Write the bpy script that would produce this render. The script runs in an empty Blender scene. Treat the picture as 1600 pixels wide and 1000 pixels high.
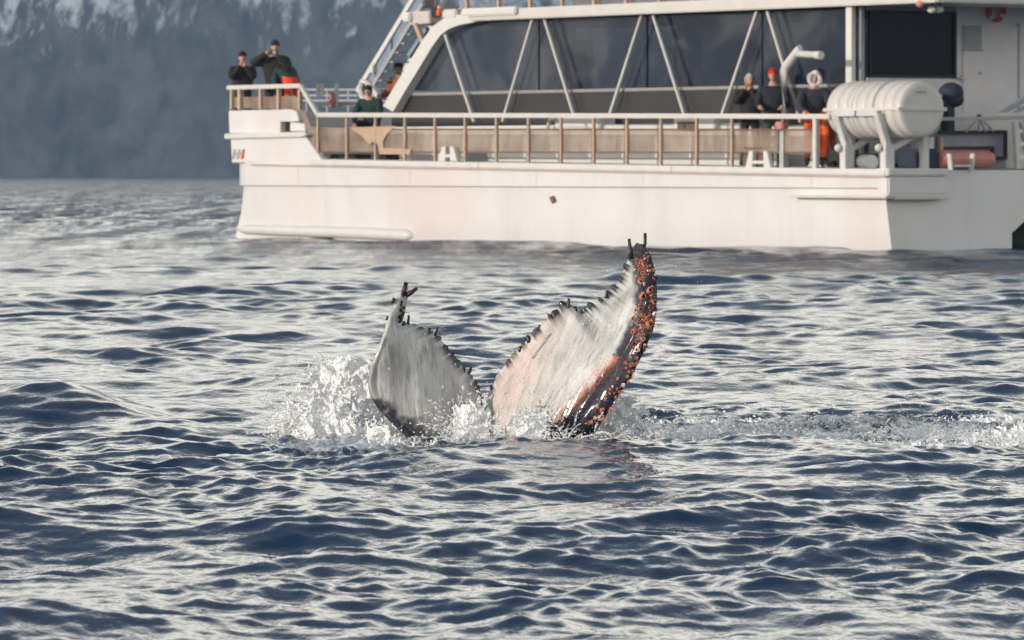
import bpy, bmesh, math, random
import numpy as np
from mathutils import Vector, Matrix, Quaternion

random.seed(7)
RNG = np.random.default_rng(11)
SC = bpy.context.scene
COL = SC.collection
R = math.radians

# ------------------------------------------------------------------ camera
EYE = 1.40                       # metres above the sea: taken from a low inflatable boat
FPX = 8889.0                     # focal length in photo pixels (200 mm on a 36 mm sensor, 1600 px wide)
HORIZON = 268.0
cam_data = bpy.data.cameras.new('camera')
cam = bpy.data.objects.new('camera', cam_data)
COL.objects.link(cam)
cam_data.sensor_width = 36.0
cam_data.lens = 200.0
PITCH = math.atan((500.0 - HORIZON) / FPX)
cam.location = (0, 0, EYE)
cam.rotation_euler = (math.pi / 2 - PITCH, 0, 0)
cam_data.clip_start = 0.5
cam_data.clip_end = 20000
cam_data.dof.use_dof = True
cam_data.dof.focus_distance = 29.4
cam_data.dof.aperture_fstop = 13.0
SC.camera = cam

# ------------------------------------------------------------------ sky, sun, exposure
SUN_EL = 10.0
SUN_AZ = 237.0                   # clockwise from +Y: low, from the left and a little behind the camera
world = bpy.data.worlds.new('World')
SC.world = world
world.use_nodes = True
wn = world.node_tree
for n in list(wn.nodes):
    wn.nodes.remove(n)
w_out = wn.nodes.new('ShaderNodeOutputWorld')
w_bg = wn.nodes.new('ShaderNodeBackground')
w_sky = wn.nodes.new('ShaderNodeTexSky')
w_sky.sky_type = 'NISHITA'
w_sky.sun_disc = False
w_sky.sun_elevation = R(SUN_EL)
w_sky.sun_rotation = R(SUN_AZ)
w_sky.air_density = 1.0
w_sky.dust_density = 1.5
w_co = wn.nodes.new('ShaderNodeTexCoord')
w_map = wn.nodes.new('ShaderNodeMapping')
w_map.inputs['Scale'].default_value = (1.0, 1.0, 3.2)
w_noise = wn.nodes.new('ShaderNodeTexNoise')
w_noise.inputs['Scale'].default_value = 2.3
w_noise.inputs['Detail'].default_value = 7
w_noise.inputs['Roughness'].default_value = 0.55
w_ramp = wn.nodes.new('ShaderNodeMapRange')
w_ramp.inputs['From Min'].default_value = 0.38
w_ramp.inputs['From Max'].default_value = 0.62
w_ramp.inputs['To Min'].default_value = 0.68
w_ramp.inputs['To Max'].default_value = 0.95
w_mix = wn.nodes.new('ShaderNodeMix')
w_mix.data_type = 'RGBA'
w_mix.inputs['B'].default_value = (20.0, 18.7, 16.2, 1)      # thin bright cream cloud veil over the whole sky
wn.links.new(w_co.outputs['Generated'], w_map.inputs['Vector'])
wn.links.new(w_map.outputs['Vector'], w_noise.inputs['Vector'])
wn.links.new(w_noise.outputs['Fac'], w_ramp.inputs['Value'])
w_sep = wn.nodes.new('ShaderNodeSeparateXYZ')               # the veil thins towards the zenith, all round
w_el = wn.nodes.new('ShaderNodeMapRange')
w_el.inputs['From Min'].default_value = 0.16
w_el.inputs['From Max'].default_value = 0.44
w_el.inputs['To Min'].default_value = 1.0
w_el.inputs['To Max'].default_value = 0.07
w_mul = wn.nodes.new('ShaderNodeMath'); w_mul.operation = 'MULTIPLY'
wn.links.new(w_co.outputs['Generated'], w_sep.inputs[0])
wn.links.new(w_sep.outputs['Z'], w_el.inputs['Value'])
wn.links.new(w_ramp.outputs['Result'], w_mul.inputs[0])
wn.links.new(w_el.outputs['Result'], w_mul.inputs[1])
wn.links.new(w_mul.outputs[0], w_mix.inputs['Factor'])
wn.links.new(w_sky.outputs['Color'], w_mix.inputs['A'])
wn.links.new(w_mix.outputs['Result'], w_bg.inputs['Color'])
w_bg.inputs['Strength'].default_value = 0.10
wn.links.new(w_bg.outputs['Background'], w_out.inputs['Surface'])

sun_data = bpy.data.lights.new('sun', 'SUN')
sun_data.energy = 3.1
sun_data.angle = R(0.55)
sun_data.color = (1.0, 0.91, 0.81)
sun = bpy.data.objects.new('sun', sun_data)
COL.objects.link(sun)
SUN_DIR = Vector((math.sin(R(SUN_AZ)) * math.cos(R(SUN_EL)), math.cos(R(SUN_AZ)) * math.cos(R(SUN_EL)), math.sin(R(SUN_EL))))
sun.rotation_euler = SUN_DIR.to_track_quat('Z', 'Y').to_euler()
sun.location = (-30, -10, 30)

SC.view_settings.view_transform = 'Standard'
SC.view_settings.look = 'None'
SC.view_settings.exposure = 0.30
SC.view_settings.gamma = 1.0
SC.view_settings.use_curve_mapping = False
SC.render.engine = 'CYCLES'
SC.cycles.max_bounces = 8
SC.cycles.diffuse_bounces = 6
SC.cycles.transparent_max_bounces = 12
SC.cycles.volume_bounces = 0
SC.cycles.use_denoising = True
SC.cycles.sample_clamp_indirect = 6.0

# ------------------------------------------------------------------ helpers
def ray(px, py):
    """direction of the sight line through a photo pixel (world space, y component 1)"""
    x = (px - 800.0) / FPX
    v = (500.0 - py) / FPX
    c, s = math.cos(PITCH), math.sin(PITCH)
    d = Vector((x, c + v * s, -s + v * c))
    return d / d.y

def at(px, py, Y):
    d = ray(px, py)
    return Vector((d.x * Y, Y, EYE + d.z * Y))

def tag(o, label=None, cat=None, group=None, kind=None):
    if label: o['label'] = label
    if cat: o['category'] = cat
    if group: o['group'] = group
    if kind: o['kind'] = kind
    return o

def empty(name, loc, label, cat, group=None):
    o = bpy.data.objects.new(name, None)
    o.empty_display_size = 0.2
    o.location = loc
    COL.objects.link(o)
    return tag(o, label, cat, group)

def link_mesh(name, me, mat, parent=None):
    o = bpy.data.objects.new(name, me)
    COL.objects.link(o)
    if mat is not None and not me.materials:
        me.materials.append(mat)
    if parent is not None:
        o.parent = parent
        bpy_root = parent
        loc = Vector((0, 0, 0))
        while bpy_root is not None:
            loc += bpy_root.location
            bpy_root = bpy_root.parent
        o.location = -loc        # meshes are written in world metres; parents only carry an offset
    return o

def np_mesh(name, verts, faces, smooth=False):
    """verts (n,3), faces (m,k) numpy arrays, or a list of (m,k) arrays"""
    me = bpy.data.meshes.new(name)
    verts = np.asarray(verts, dtype=np.float32)
    fl = faces if isinstance(faces, list) else [faces]
    me.vertices.add(len(verts))
    me.vertices.foreach_set('co', verts.ravel())
    loops = np.concatenate([np.asarray(f, dtype=np.int32).ravel() for f in fl])
    tot = np.concatenate([np.full(len(f), np.asarray(f).shape[1], dtype=np.int32) for f in fl])
    start = np.concatenate([[0], np.cumsum(tot)[:-1]]).astype(np.int32)
    me.loops.add(len(loops))
    me.loops.foreach_set('vertex_index', loops)
    me.polygons.add(len(tot))
    me.polygons.foreach_set('loop_start', start)
    me.polygons.foreach_set('loop_total', tot)
    me.polygons.foreach_set('use_smooth', np.full(len(tot), smooth, dtype=bool))
    me.update(calc_edges=True)
    return me

def attr(me, name, values):
    a = me.attributes.new(name, 'FLOAT', 'POINT')
    a.data.foreach_set('value', np.asarray(values, dtype=np.float32))

def grid_faces(nr, nc, wrap=False):
    i = np.arange(nr - 1)[:, None]
    j = np.arange(nc if wrap else nc - 1)[None, :]
    j2 = (j + 1) % nc
    a = i * nc + j; b = i * nc + j2; c = (i + 1) * nc + j2; d = (i + 1) * nc + j
    return np.stack([a, b, c, d], -1).reshape(-1, 4)

# value noise in numpy (for terrain and the sea's gusts)
_perm = np.random.default_rng(5).random((256, 256))
def vnoise(x, y):
    xi = np.floor(x).astype(int); yi = np.floor(y).astype(int)
    xf = x - xi; yf = y - yi
    u = xf * xf * xf * (xf * (xf * 6 - 15) + 10); v = yf * yf * yf * (yf * (yf * 6 - 15) + 10)
    a = _perm[xi & 255, yi & 255]; b = _perm[(xi + 1) & 255, yi & 255]
    c = _perm[xi & 255, (yi + 1) & 255]; d = _perm[(xi + 1) & 255, (yi + 1) & 255]
    return (a * (1 - u) + b * u) * (1 - v) + (c * (1 - u) + d * u) * v
def fbm(x, y, oct=5, gain=0.5, ridged=False):
    s = 0; a = 1.0; t = 0
    for k in range(oct):
        n = vnoise(x * 2 ** k + 17.3 * k, y * 2 ** k - 9.1 * k)
        if ridged: n = 1 - np.abs(2 * n - 1)
        s = s + a * n; t += a; a *= gain
    return s / t

class NT:
    """small wrapper to write node materials"""
    def __init__(self, name, rough=0.5, color=(0.5, 0.5, 0.5), metallic=0.0, **kw):
        self.m = bpy.data.materials.new(name)
        self.m.use_nodes = True
        self.t = self.m.node_tree
        self.b = self.t.nodes['Principled BSDF']
        self.b.inputs['Base Color'].default_value = (*color, 1)
        self.b.inputs['Roughness'].default_value = rough
        self.b.inputs['Metallic'].default_value = metallic
        for k, v in kw.items():
            self.b.inputs[k.replace('_', ' ')].default_value = v
    def n(self, typ, **props):
        nd = self.t.nodes.new(typ)
        for k, v in props.items():
            setattr(nd, k, v)
        return nd
    def l(self, a, b):
        self.t.links.new(a, b)
    def noise(self, scale, detail=4, rough=0.55, vec=None, dist=0.0):
        nd = self.n('ShaderNodeTexNoise')
        nd.inputs['Scale'].default_value = scale
        nd.inputs['Detail'].default_value = detail
        nd.inputs['Roughness'].default_value = rough
        nd.inputs['Distortion'].default_value = dist
        if vec is not None: self.l(vec, nd.inputs['Vector'])
        return nd.outputs['Fac']
    def coords(self, scale=(1, 1, 1), kind='Object', rot=(0, 0, 0)):
        tc = self.n('ShaderNodeTexCoord'); mp = self.n('ShaderNodeMapping')
        mp.inputs['Scale'].default_value = scale
        mp.inputs['Rotation'].default_value = rot
        self.l(tc.outputs[kind], mp.inputs['Vector'])
        return mp.outputs['Vector']
    def at(self, name):
        nd = self.n('ShaderNodeAttribute'); nd.attribute_name = name
        return nd.outputs['Fac']
    def rng(self, val, a, b, c=0.0, d=1.0):
        nd = self.n('ShaderNodeMapRange')
        nd.inputs['From Min'].default_value = a; nd.inputs['From Max'].default_value = b
        nd.inputs['To Min'].default_value = c; nd.inputs['To Max'].default_value = d
        self.l(val, nd.inputs['Value'])
        return nd.outputs['Result']
    def math(self, op, a, b=0.5):
        nd = self.n('ShaderNodeMath', operation=op)
        for i, v in enumerate((a, b)):
            if isinstance(v, (int, float)): nd.inputs[i].default_value = v
            else: self.l(v, nd.inputs[i])
        return nd.outputs[0]
    def mix(self, fac, a, b):
        nd = self.n('ShaderNodeMix', data_type='RGBA')
        for k, v in (('Factor', fac), ('A', a), ('B', b)):
            s = nd.inputs[k]
            if isinstance(v, tuple): s.default_value = (*v, 1)
            elif isinstance(v, (int, float)): s.default_value = v
            else: self.l(v, s)
        return nd.outputs['Result']
    def color(self, out): self.l(out, self.b.inputs['Base Color'])
    def bump(self, h, strength=0.3, dist=0.01):
        nd = self.n('ShaderNodeBump')
        nd.inputs['Strength'].default_value = strength
        nd.inputs['Distance'].default_value = dist
        self.l(h, nd.inputs['Height'])
        self.l(nd.outputs['Normal'], self.b.inputs['Normal'])
        return nd
    def rough(self, out): self.l(out, self.b.inputs['Roughness'])

# ------------------------------------------------------------------ sea
WAVES = []
def _make_waves():
    g = np.random.default_rng(23)
    wind = R(-82)                                   # wave travel: towards the camera, a little to the right
    # (longest, shortest, count, rms slope, spread)
    for lo, hi, n, slope, spread in ((7.0, 3.2, 12, 0.038, 28), (3.2, 1.4, 20, 0.052, 34), (1.4, 0.6, 30, 0.068, 42),
                                     (0.6, 0.26, 44, 0.088, 50), (0.26, 0.12, 40, 0.125, 54), (0.12, 0.07, 30, 0.115, 62)):
        lam = np.exp(g.uniform(np.log(hi), np.log(lo), n))
        th = wind + np.radians(g.normal(0, spread, n))
        k = 2 * np.pi / lam
        amp = slope * np.sqrt(2.0 / n) / k * g.uniform(0.6, 1.3, n)
        ph = g.uniform(0, 2 * np.pi, n)
        for a in zip(k * np.cos(th), k * np.sin(th), k, amp, ph, lam):
            WAVES.append(a)
_make_waves()

def wave_field(x, y, dx):
    """x,y arrays, dx local mesh spacing. returns displacement X,Y,Z"""
    X = np.zeros_like(x); Y = np.zeros_like(x); Z = np.zeros_like(x)
    gust = 0.25 + 1.5 * fbm(x * 0.23 + 4.0, y * 0.11 + 9.0, 3)
    gust2 = 0.10 + 1.7 * fbm(x * 0.7 + 40.0, y * 0.3 + 2.0, 3)
    for kx, ky, k, amp, ph, lam in WAVES:
        fade = np.clip((lam / dx - 2.2) / 2.0, 0, 1)
        if lam < 0.6: fade = fade * gust2
        elif lam < 3.2: fade = fade * gust
        t = kx * x + ky * y + ph
        s = np.sin(t); c = np.cos(t)
        A = amp * fade
        Z += A * c
        q = 0.85 * A / k
        X -= q * kx * s; Y -= q * ky * s
    # a few steeper swells that stand alone
    for cx, cy, hgt, sx, sy in SWELLS:
        e = np.exp(-((x - cx) / sx) ** 2 - ((y - cy + 0.25 * np.abs(x - cx)) / sy) ** 2)
        Z += hgt * e
    return X, Y, Z
SWELLS = [(-2.62, 32.6, 0.16, 0.42, 0.45), (-1.02, 28.4, 0.06, 0.30, 0.30), (1.72, 26.3, 0.05, 0.55, 0.30), (-0.65, 20.2, 0.035, 0.35, 0.25), (1.20, 20.6, 0.03, 0.28, 0.22), (0.42, 33.0, 0.0, 0.3, 0.3), (1.35, 35.4, 0.06, 0.42, 0.35), (-3.1, 42.0, 0.10, 0.5, 0.5), (-2.2, 44.0, 0.10, 0.6, 0.5)]
def foam_amount(x, y):
    """where the tail has whipped the surface white: left splash and the wake trailing right"""
    yw = y - WY
    left = np.exp(-(((x + 0.74 - 0.05 * yw) / 0.50) ** 2 + ((yw + 0.7) / 2.0) ** 2) ** 1.3)
    mid = 0.40 * np.exp(-(((x - 0.08) / 0.62) ** 2 + ((yw + 0.75) / 0.75) ** 2) ** 1.6)
    n = fbm(x * 1.3 + 3.0, yw * 0.8 + 8.0, 3)
    band = (0.55 + 0.5 * fbm(x * 0.9 + 30, yw * 1.6, 3)) * np.exp(-(np.abs(yw - 0.7 - 1.2 * (n - 0.5)) / 2.1) ** 3) * np.clip((x - 0.45) / 0.35, 0, 1) * (1.0 - np.clip((x - 3.6) / 1.5, 0, 1))
    return np.clip(np.maximum(np.maximum(left, mid), band), 0, 1)

WY = 29.3          # distance of the whale's tail
def build_sea():
    rs = [0.6]
    while rs[-1] < 2700:
        r = rs[-1]
        if r < 15: st = 0.5 if r < 13 else 0.1
        elif r < 36: st = 0.026 + max(0, r - 24) * 0.0016
        elif r < 60: st = 0.045 + (r - 36) * 0.00105
        elif r < 140: st = 0.070 + (r - 60) * 0.0029
        else: st = 0.30 * (r / 140) ** 1.8
        rs.append(r + st)
    rs = np.array(rs)
    sd = np.linspace(-1, 1, 372)
    g = sd * (0.55 + 0.45 * sd * sd)
    q = (np.linspace(0, 1, 27)[1:-1]) ** 1.6
    half = np.minimum(0.105 + 3.6 / rs, 1.2)          # dense strip: a few metres wider than the view on either side
    mid = half[:, None] * g[None, :]
    rgt = half[:, None] + (math.pi - half[:, None]) * q[None, :]
    TH = np.concatenate([-rgt[:, ::-1], mid, rgt], axis=1)
    RR = rs[:, None] * np.ones_like(TH)
    th = TH[0]
    x = RR * np.sin(TH); y = RR * np.cos(TH)
    dr = np.gradient(rs)
    dx = np.maximum(dr[:, None] * np.ones_like(TH), RR * np.gradient(TH, axis=1) * 0.7)
    X, Y, Z = wave_field(x, y, dx)
    f = foam_amount(x, y)
    yw = y - WY
    # churned surface where it is white
    lump = fbm(x * 9 + 5, y * 6, 4) - 0.5
    fine = fbm(x * 30 + 5, y * 20, 3) - 0.5
    Z = Z + f * (0.10 * lump + 0.045 * fine)
    Z += 0.045 * np.exp(-((x - 0.32) / 0.60) ** 4 - ((yw + 0.72) / 0.38) ** 2)
    v = np.stack([x + X, y + Y, Z], -1).reshape(-1, 3)
    me = np_mesh('water', v, grid_faces(len(rs), len(th), wrap=True)[:, ::-1], True)
    attr(me, 'foam', f.ravel())
    attr(me, 'dist', RR.ravel())
    m = NT('sea_water', 0.04, (0.006, 0.028, 0.074))
    m.b.inputs['IOR'].default_value = 1.38
    vec = m.coords((1, 0.55, 1))
    n1 = m.noise(11.0, 3, 0.6, vec)
    n2 = m.noise(34.0, 2, 0.6, vec)
    h = m.math('ADD', m.math('MULTIPLY', n1, 1.0), m.math('MULTIPLY', n2, 0.22))
    fo = m.at('foam')
    vec2 = m.coords((1, 0.45, 1))
    vf = m.noise(26.0, 6, 0.72, vec2, 1.2)
    vg = m.noise(7.0, 3, 0.6, vec2, 0.5)
    cut = m.math('SUBTRACT', m.math('ADD', m.math('MULTIPLY', vf, 0.75), m.math('MULTIPLY', vg, 0.45)), m.math('SUBTRACT', 1.02, m.math('MULTIPLY', fo, 0.62)))
    mask = m.math('MULTIPLY', m.rng(cut, -0.04, 0.14), m.rng(fo, 0.03, 0.2))
    col = m.mix(mask, (0.006, 0.028, 0.074), (0.80, 0.82, 0.83))
    m.color(col)
    # cat's paws: gusts roughen the distant water in patches
    paw = m.noise(1.0, 4, 0.6, m.coords((0.95, 0.035, 1)))
    paw2 = m.noise(1.0, 3, 0.6, m.coords((2.6, 0.12, 1)))
    pw = m.math('ADD', m.math('MULTIPLY', paw, 0.6), m.math('MULTIPLY', paw2, 0.4))
    far_rough = m.math('ADD', m.math('MULTIPLY', m.rng(m.at('dist'), 28, 170), m.rng(pw, 0.38, 0.58, 0.03, 0.55)), 0.035)
    m.rough(m.math('ADD', m.math('MULTIPLY', mask, 0.6), far_rough))
    m.bump(m.math('ADD', h, m.math('MULTIPLY', mask, 0.5)), 0.55, 0.014)
    o = link_mesh('water', me, m.m)
    tag(o, 'choppy dark blue sea with pale reflections and white water round the tail', kind='structure')
    return o
water = build_sea()
# ------------------------------------------------------------------ mountains across the fjord and the air before them
def build_mountain():
    nx, ny = 420, 200
    xs = np.linspace(-2600, 2600, nx); 
    t = np.linspace(0, 1, ny) ** 1.5
    T, Xg = np.meshgrid(t, xs, indexing='ij')
    shore = 1240 + 60 * (fbm(Xg / 500 + 3, Xg * 0 + 1, 3) - 0.5)
    Yg = shore + T * 1500
    rise = np.where(T < 0.55, np.sin(np.minimum(T / 0.55, 1) * math.pi / 2), 1 - 0.5 * ((T - 0.55) / 0.45))
    peak = 185 + 70 * (fbm(Xg / 700 + 8, Yg / 1400 + 2, 3) - 0.5)
    gully = fbm(Xg / 46 + 3, Yg / 300 + 1, 5, 0.55, True) - 0.5
    rock = fbm(Xg / 18, Yg / 22, 4) - 0.5
    Z = -3 + rise * (peak + 40 * gully * np.clip(T * 6, 0, 1)) + np.clip(T * 30, 0, 1) * (9 * rock + 10 * gully)
    me = np_mesh('mountain', np.stack([Xg, Yg, Z], -1).reshape(-1, 3), grid_faces(ny, nx), True)
    m = NT('mountain_slope', 0.95, (0.06, 0.065, 0.07))
    ng = m.noise(1.0, 6, 0.66, m.coords((0.30, 0.05, 0.060), rot=(0, 0.85, 0)), 0.2)
    nh = m.noise(1.0, 6, 0.66, m.coords((0.24, 0.05, 0.055), rot=(0, -0.75, 0)), 0.2)
    big = m.noise(1.0, 3, 0.5, m.coords((0.028, 0.01, 0.03)))
    geo = m.n('ShaderNodeNewGeometry'); sep = m.n('ShaderNodeSeparateXYZ')
    m.l(geo.outputs['Position'], sep.inputs[0])
    hgt = sep.outputs['Z']
    side = m.rng(sep.outputs['X'], -95, -45)
    streak = m.mix(side, ng, nh)
    left = m.rng(sep.outputs['X'], -70, -125, 0.0, 0.10)
    s = m.math('ADD', m.math('ADD', streak, m.math('MULTIPLY', big, 0.5)), m.math('ADD', m.rng(hgt, 16, 44, -0.40, 0.11), left))
    snow = m.rng(s, 0.72, 0.88, 0.0, 0.85)
    rock = m.noise(1.0, 6, 0.66, m.coords((0.16, 0.04, 0.06), rot=(0, 0.8, 0)), 0.4)
    ground = m.mix(m.rng(rock, 0.30, 0.72), (0.012, 0.020, 0.034), (0.110, 0.122, 0.140))
    ground = m.mix(m.rng(big, 0.52, 0.72, 0, 0.5), ground, (0.085, 0.095, 0.070))
    m.color(m.mix(snow, ground, (0.55, 0.60, 0.64)))
    o = link_mesh('mountain', me, m.m)
    tag(o, 'steep dark mountainside across the fjord with snow lying in its gullies', kind='structure')
build_mountain()

def build_haze():
    bm = bmesh.new()
    bmesh.ops.create_cube(bm, size=1)
    me = bpy.data.meshes.new('haze')
    for v in bm.verts:
        v.co = Vector((v.co.x * 6000, v.co.y * 6000, 290 if v.co.z > 0 else -4))
    bm.to_mesh(me); bm.free()
    m = bpy.data.materials.new('haze_air'); m.use_nodes = True
    t = m.node_tree
    t.nodes.remove(t.nodes['Principled BSDF'])
    pv = t.nodes.new('ShaderNodeVolumePrincipled')
    pv.inputs['Color'].default_value = (0.42, 0.67, 1.0, 1)
    pv.inputs['Density'].default_value = HAZE
    pv.inputs['Anisotropy'].default_value = 0.0
    t.links.new(pv.outputs['Volume'], t.nodes['Material Output'].inputs['Volume'])
    o = link_mesh('haze', me, m)
    tag(o, 'thin pale blue haze over the fjord', kind='stuff')
HAZE = 0.00019
build_haze()
# ------------------------------------------------------------------ ferry: a whale watching catamaran lying beyond the whale
S0 = Vector((6.630, 100.36, 0.0))           # near stern corner on the waterline
FWD = Vector((-0.5570, 0.8305, 0.0))        # towards the bow (left and away)
INB = Vector((0.8305, 0.5570, 0.0))         # towards the far side of the boat
BEAM = 7.6

def BP(u, w, z):
    return S0 + FWD * u + INB * w + Vector((0, 0, z))

def UZ(px, py, w):
    """boat length and height (u, z) of what the photo shows at a pixel, on the plane w metres inboard"""
    d = ray(px, py)
    o = Vector((0, 0, EYE)) - S0
    t = (w - o.dot(INB)) / d.dot(INB)
    p = Vector((0, 0, EYE)) + d * t
    return (p - S0).dot(FWD), p.z

def WZ(px, py, u):
    d = ray(px, py)
    o = Vector((0, 0, EYE)) - S0
    t = (u - o.dot(FWD)) / d.dot(FWD)
    p = Vector((0, 0, EYE)) + d * t
    return (p - S0).dot(INB), p.z

def PW(px, py, w):
    u, z = UZ(px, py, w)
    return BP(u, w, z)

def PU(px, py, u):
    w, z = WZ(px, py, u)
    return BP(u, w, z)

class MB:
    def __init__(self):
        self.bm = bmesh.new()
    def hexa(self, c):
        v = [self.bm.verts.new(p) for p in c]
        for f in ((0, 3, 2, 1), (4, 5, 6, 7), (0, 1, 5, 4), (1, 2, 6, 5), (2, 3, 7, 6), (3, 0, 4, 7)):
            self.bm.faces.new([v[i] for i in f])
        return self
    def box(self, u0, u1, w0, w1, z0, z1):
        return self.hexa([BP(u0, w0, z0), BP(u1, w0, z0), BP(u1, w1, z0), BP(u0, w1, z0),
                          BP(u0, w0, z1), BP(u1, w0, z1), BP(u1, w1, z1), BP(u0, w1, z1)])
    def pbox(self, x0, y0, x1, y1, w, dw):
        """a box whose near face fills a photo rectangle on plane w"""
        u0, z0 = UZ(x0, y1, w); u1, z1 = UZ(x1, y0, w)
        u0b, z0b = UZ(x0, y0, w)
        return self.box(min(u0, u1), max(u0, u1), w, w + dw, min(z0, z1), max(z0, z1))
    def prism(self, pts, w, dw):
        """photo polygon on plane w, dw thick"""
        uz = [UZ(x, y, w) for x, y in pts]
        return self.uzprism(uz, w, dw)
    def uzprism(self, uz, w, dw):
        f = [self.bm.verts.new(BP(u, w, z)) for u, z in uz]
        g = [self.bm.verts.new(BP(u, w + dw, z)) for u, z in uz]
        self.bm.faces.new(f); self.bm.faces.new(g[::-1])
        n = len(f)
        for i in range(n):
            j = (i + 1) % n
            self.bm.faces.new([f[j], f[i], g[i], g[j]])
        return self
    def tube(self, pts, r, n=8, flat=None):
        """swept tube through world points, r a number or list"""
        pts = [Vector(p) for p in pts]
        rings = []
        m = len(pts)
        rr = r if isinstance(r, (list, tuple)) else [r] * m
        up0 = Vector((0, 0, 1))
        for i, p in enumerate(pts):
            t = (pts[min(i + 1, m - 1)] - pts[max(i - 1, 0)]).normalized()
            s = t.cross(up0)
            if s.length < 1e-3: s = t.cross(Vector((0, 1, 0)))
            s.normalize(); q = s.cross(t)
            k = flat or 1.0
            rings.append([self.bm.verts.new(p + (s * math.cos(a) * rr[i] * k + q * math.sin(a) * rr[i]))
                          for a in [2 * math.pi * j / n for j in range(n)]])
        for i in range(m - 1):
            for j in range(n):
                k2 = (j + 1) % n
                self.bm.faces.new([rings[i][j], rings[i][k2], rings[i + 1][k2], rings[i + 1][j]])
        self.bm.faces.new(rings[0][::-1]); self.bm.faces.new(rings[-1])
        return self
    def bar(self, p, q, a, b=None):
        """square bar from p to q, half sizes a (along the boat) and b (across)"""
        b = b or a
        p, q = Vector(p), Vector(q)
        t = (q - p).normalized()
        e1 = INB - t * INB.dot(t)
        if e1.length < 0.05: e1 = Vector((0, 0, 1)) - t * t.z
        e1.normalize(); e2 = t.cross(e1)
        c = []
        for o in (p, q):
            for sx, sy in ((-1, -1), (1, -1), (1, 1), (-1, 1)):
                c.append(o + e2 * a * sx + e1 * b * sy)
        return self.hexa(c)
    def ball(self, c, r, sub=2, sc=(1, 1, 1)):
        ret = bmesh.ops.create_icosphere(self.bm, subdivisions=sub, radius=1)
        for v in ret['verts']:
            v.co = Vector(c) + Vector((v.co.x * r * sc[0], v.co.y * r * sc[1], v.co.z * r * sc[2]))
        return self
    def ring(self, c, ax1, ax2, R0, r, n=24, m=8):
        c = Vector(c); ax3 = ax1.cross(ax2)
        g = []
        for i in range(n):
            a = 2 * math.pi * i / n
            d = ax1 * math.cos(a) + ax2 * math.sin(a)
            g.append([self.bm.verts.new(c + d * (R0 + r * math.cos(b)) + ax3 * r * math.sin(b))
                      for b in [2 * math.pi * k / m for k in range(m)]])
        for i in range(n):
            for k in range(m):
                i2, k2 = (i + 1) % n, (k + 1) % m
                self.bm.faces.new([g[i][k], g[i2][k], g[i2][k2], g[i][k2]])
        return self
    def build(self, name, mat, parent=None, bevel=0.0, smooth=False):
        bmesh.ops.recalc_face_normals(self.bm, faces=self.bm.faces)
        if bevel:
            bmesh.ops.bevel(self.bm, geom=list(self.bm.edges), offset=bevel, segments=2, affect='EDGES', clamp_overlap=True)
        me = bpy.data.meshes.new(name)
        self.bm.to_mesh(me); self.bm.free()
        if smooth:
            me.polygons.foreach_set('use_smooth', [True] * len(me.polygons))
        return link_mesh(name, me, mat, parent)

# --- materials
def plain(name, color, rough=0.5, grain=0.12, scale=3.0, metallic=0.0):
    m = NT(name, rough, color, metallic)
    n = m.noise(scale, 5, 0.6, m.coords((1, 1, 1)))
    dark = tuple(c * (1 - grain * 1.6) for c in color)
    lite = tuple(min(1, c * (1 + grain * 0.6)) for c in color)
    m.color(m.mix(m.rng(n, 0.3, 0.7), dark, lite))
    m.rough(m.rng(n, 0.3, 0.7, rough * 0.85, min(1, rough * 1.15)))
    return m.m

def hull_white():
    m = NT('hull_white_paint', 0.35, (0.80, 0.78, 0.75))
    n = m.noise(0.9, 6, 0.6, m.coords((1, 1, 0.35)))
    st = m.noise(2.2, 4, 0.6, m.coords((1, 1, 0.06)))
    c = m.mix(m.rng(n, 0.35, 0.7), (0.69, 0.68, 0.665), (0.64, 0.625, 0.61))
    c = m.mix(m.rng(st, 0.55, 0.75, 0, 0.30), c, (0.54, 0.50, 0.47))
    pink_refl = m.noise(0.28, 3, 0.5, m.coords((1, 1, 0.8)))
    c = m.mix(m.rng(pink_refl, 0.54, 0.72, 0, 0.55), c, (0.68, 0.54, 0.53))  # warm pinkish reflection, painted into the white in soft patches
    gr = m.noise(0.6, 6, 0.65, m.coords((1, 1, 0.5)))
    c = m.mix(m.rng(gr, 0.52, 0.8, 0, 0.5), c, (0.50, 0.48, 0.465))
    m.color(c)
    m.bump(m.noise(1.3, 2, 0.5, m.coords((1, 1, 1))), 0.12, 0.02)
    return m.m
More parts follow.
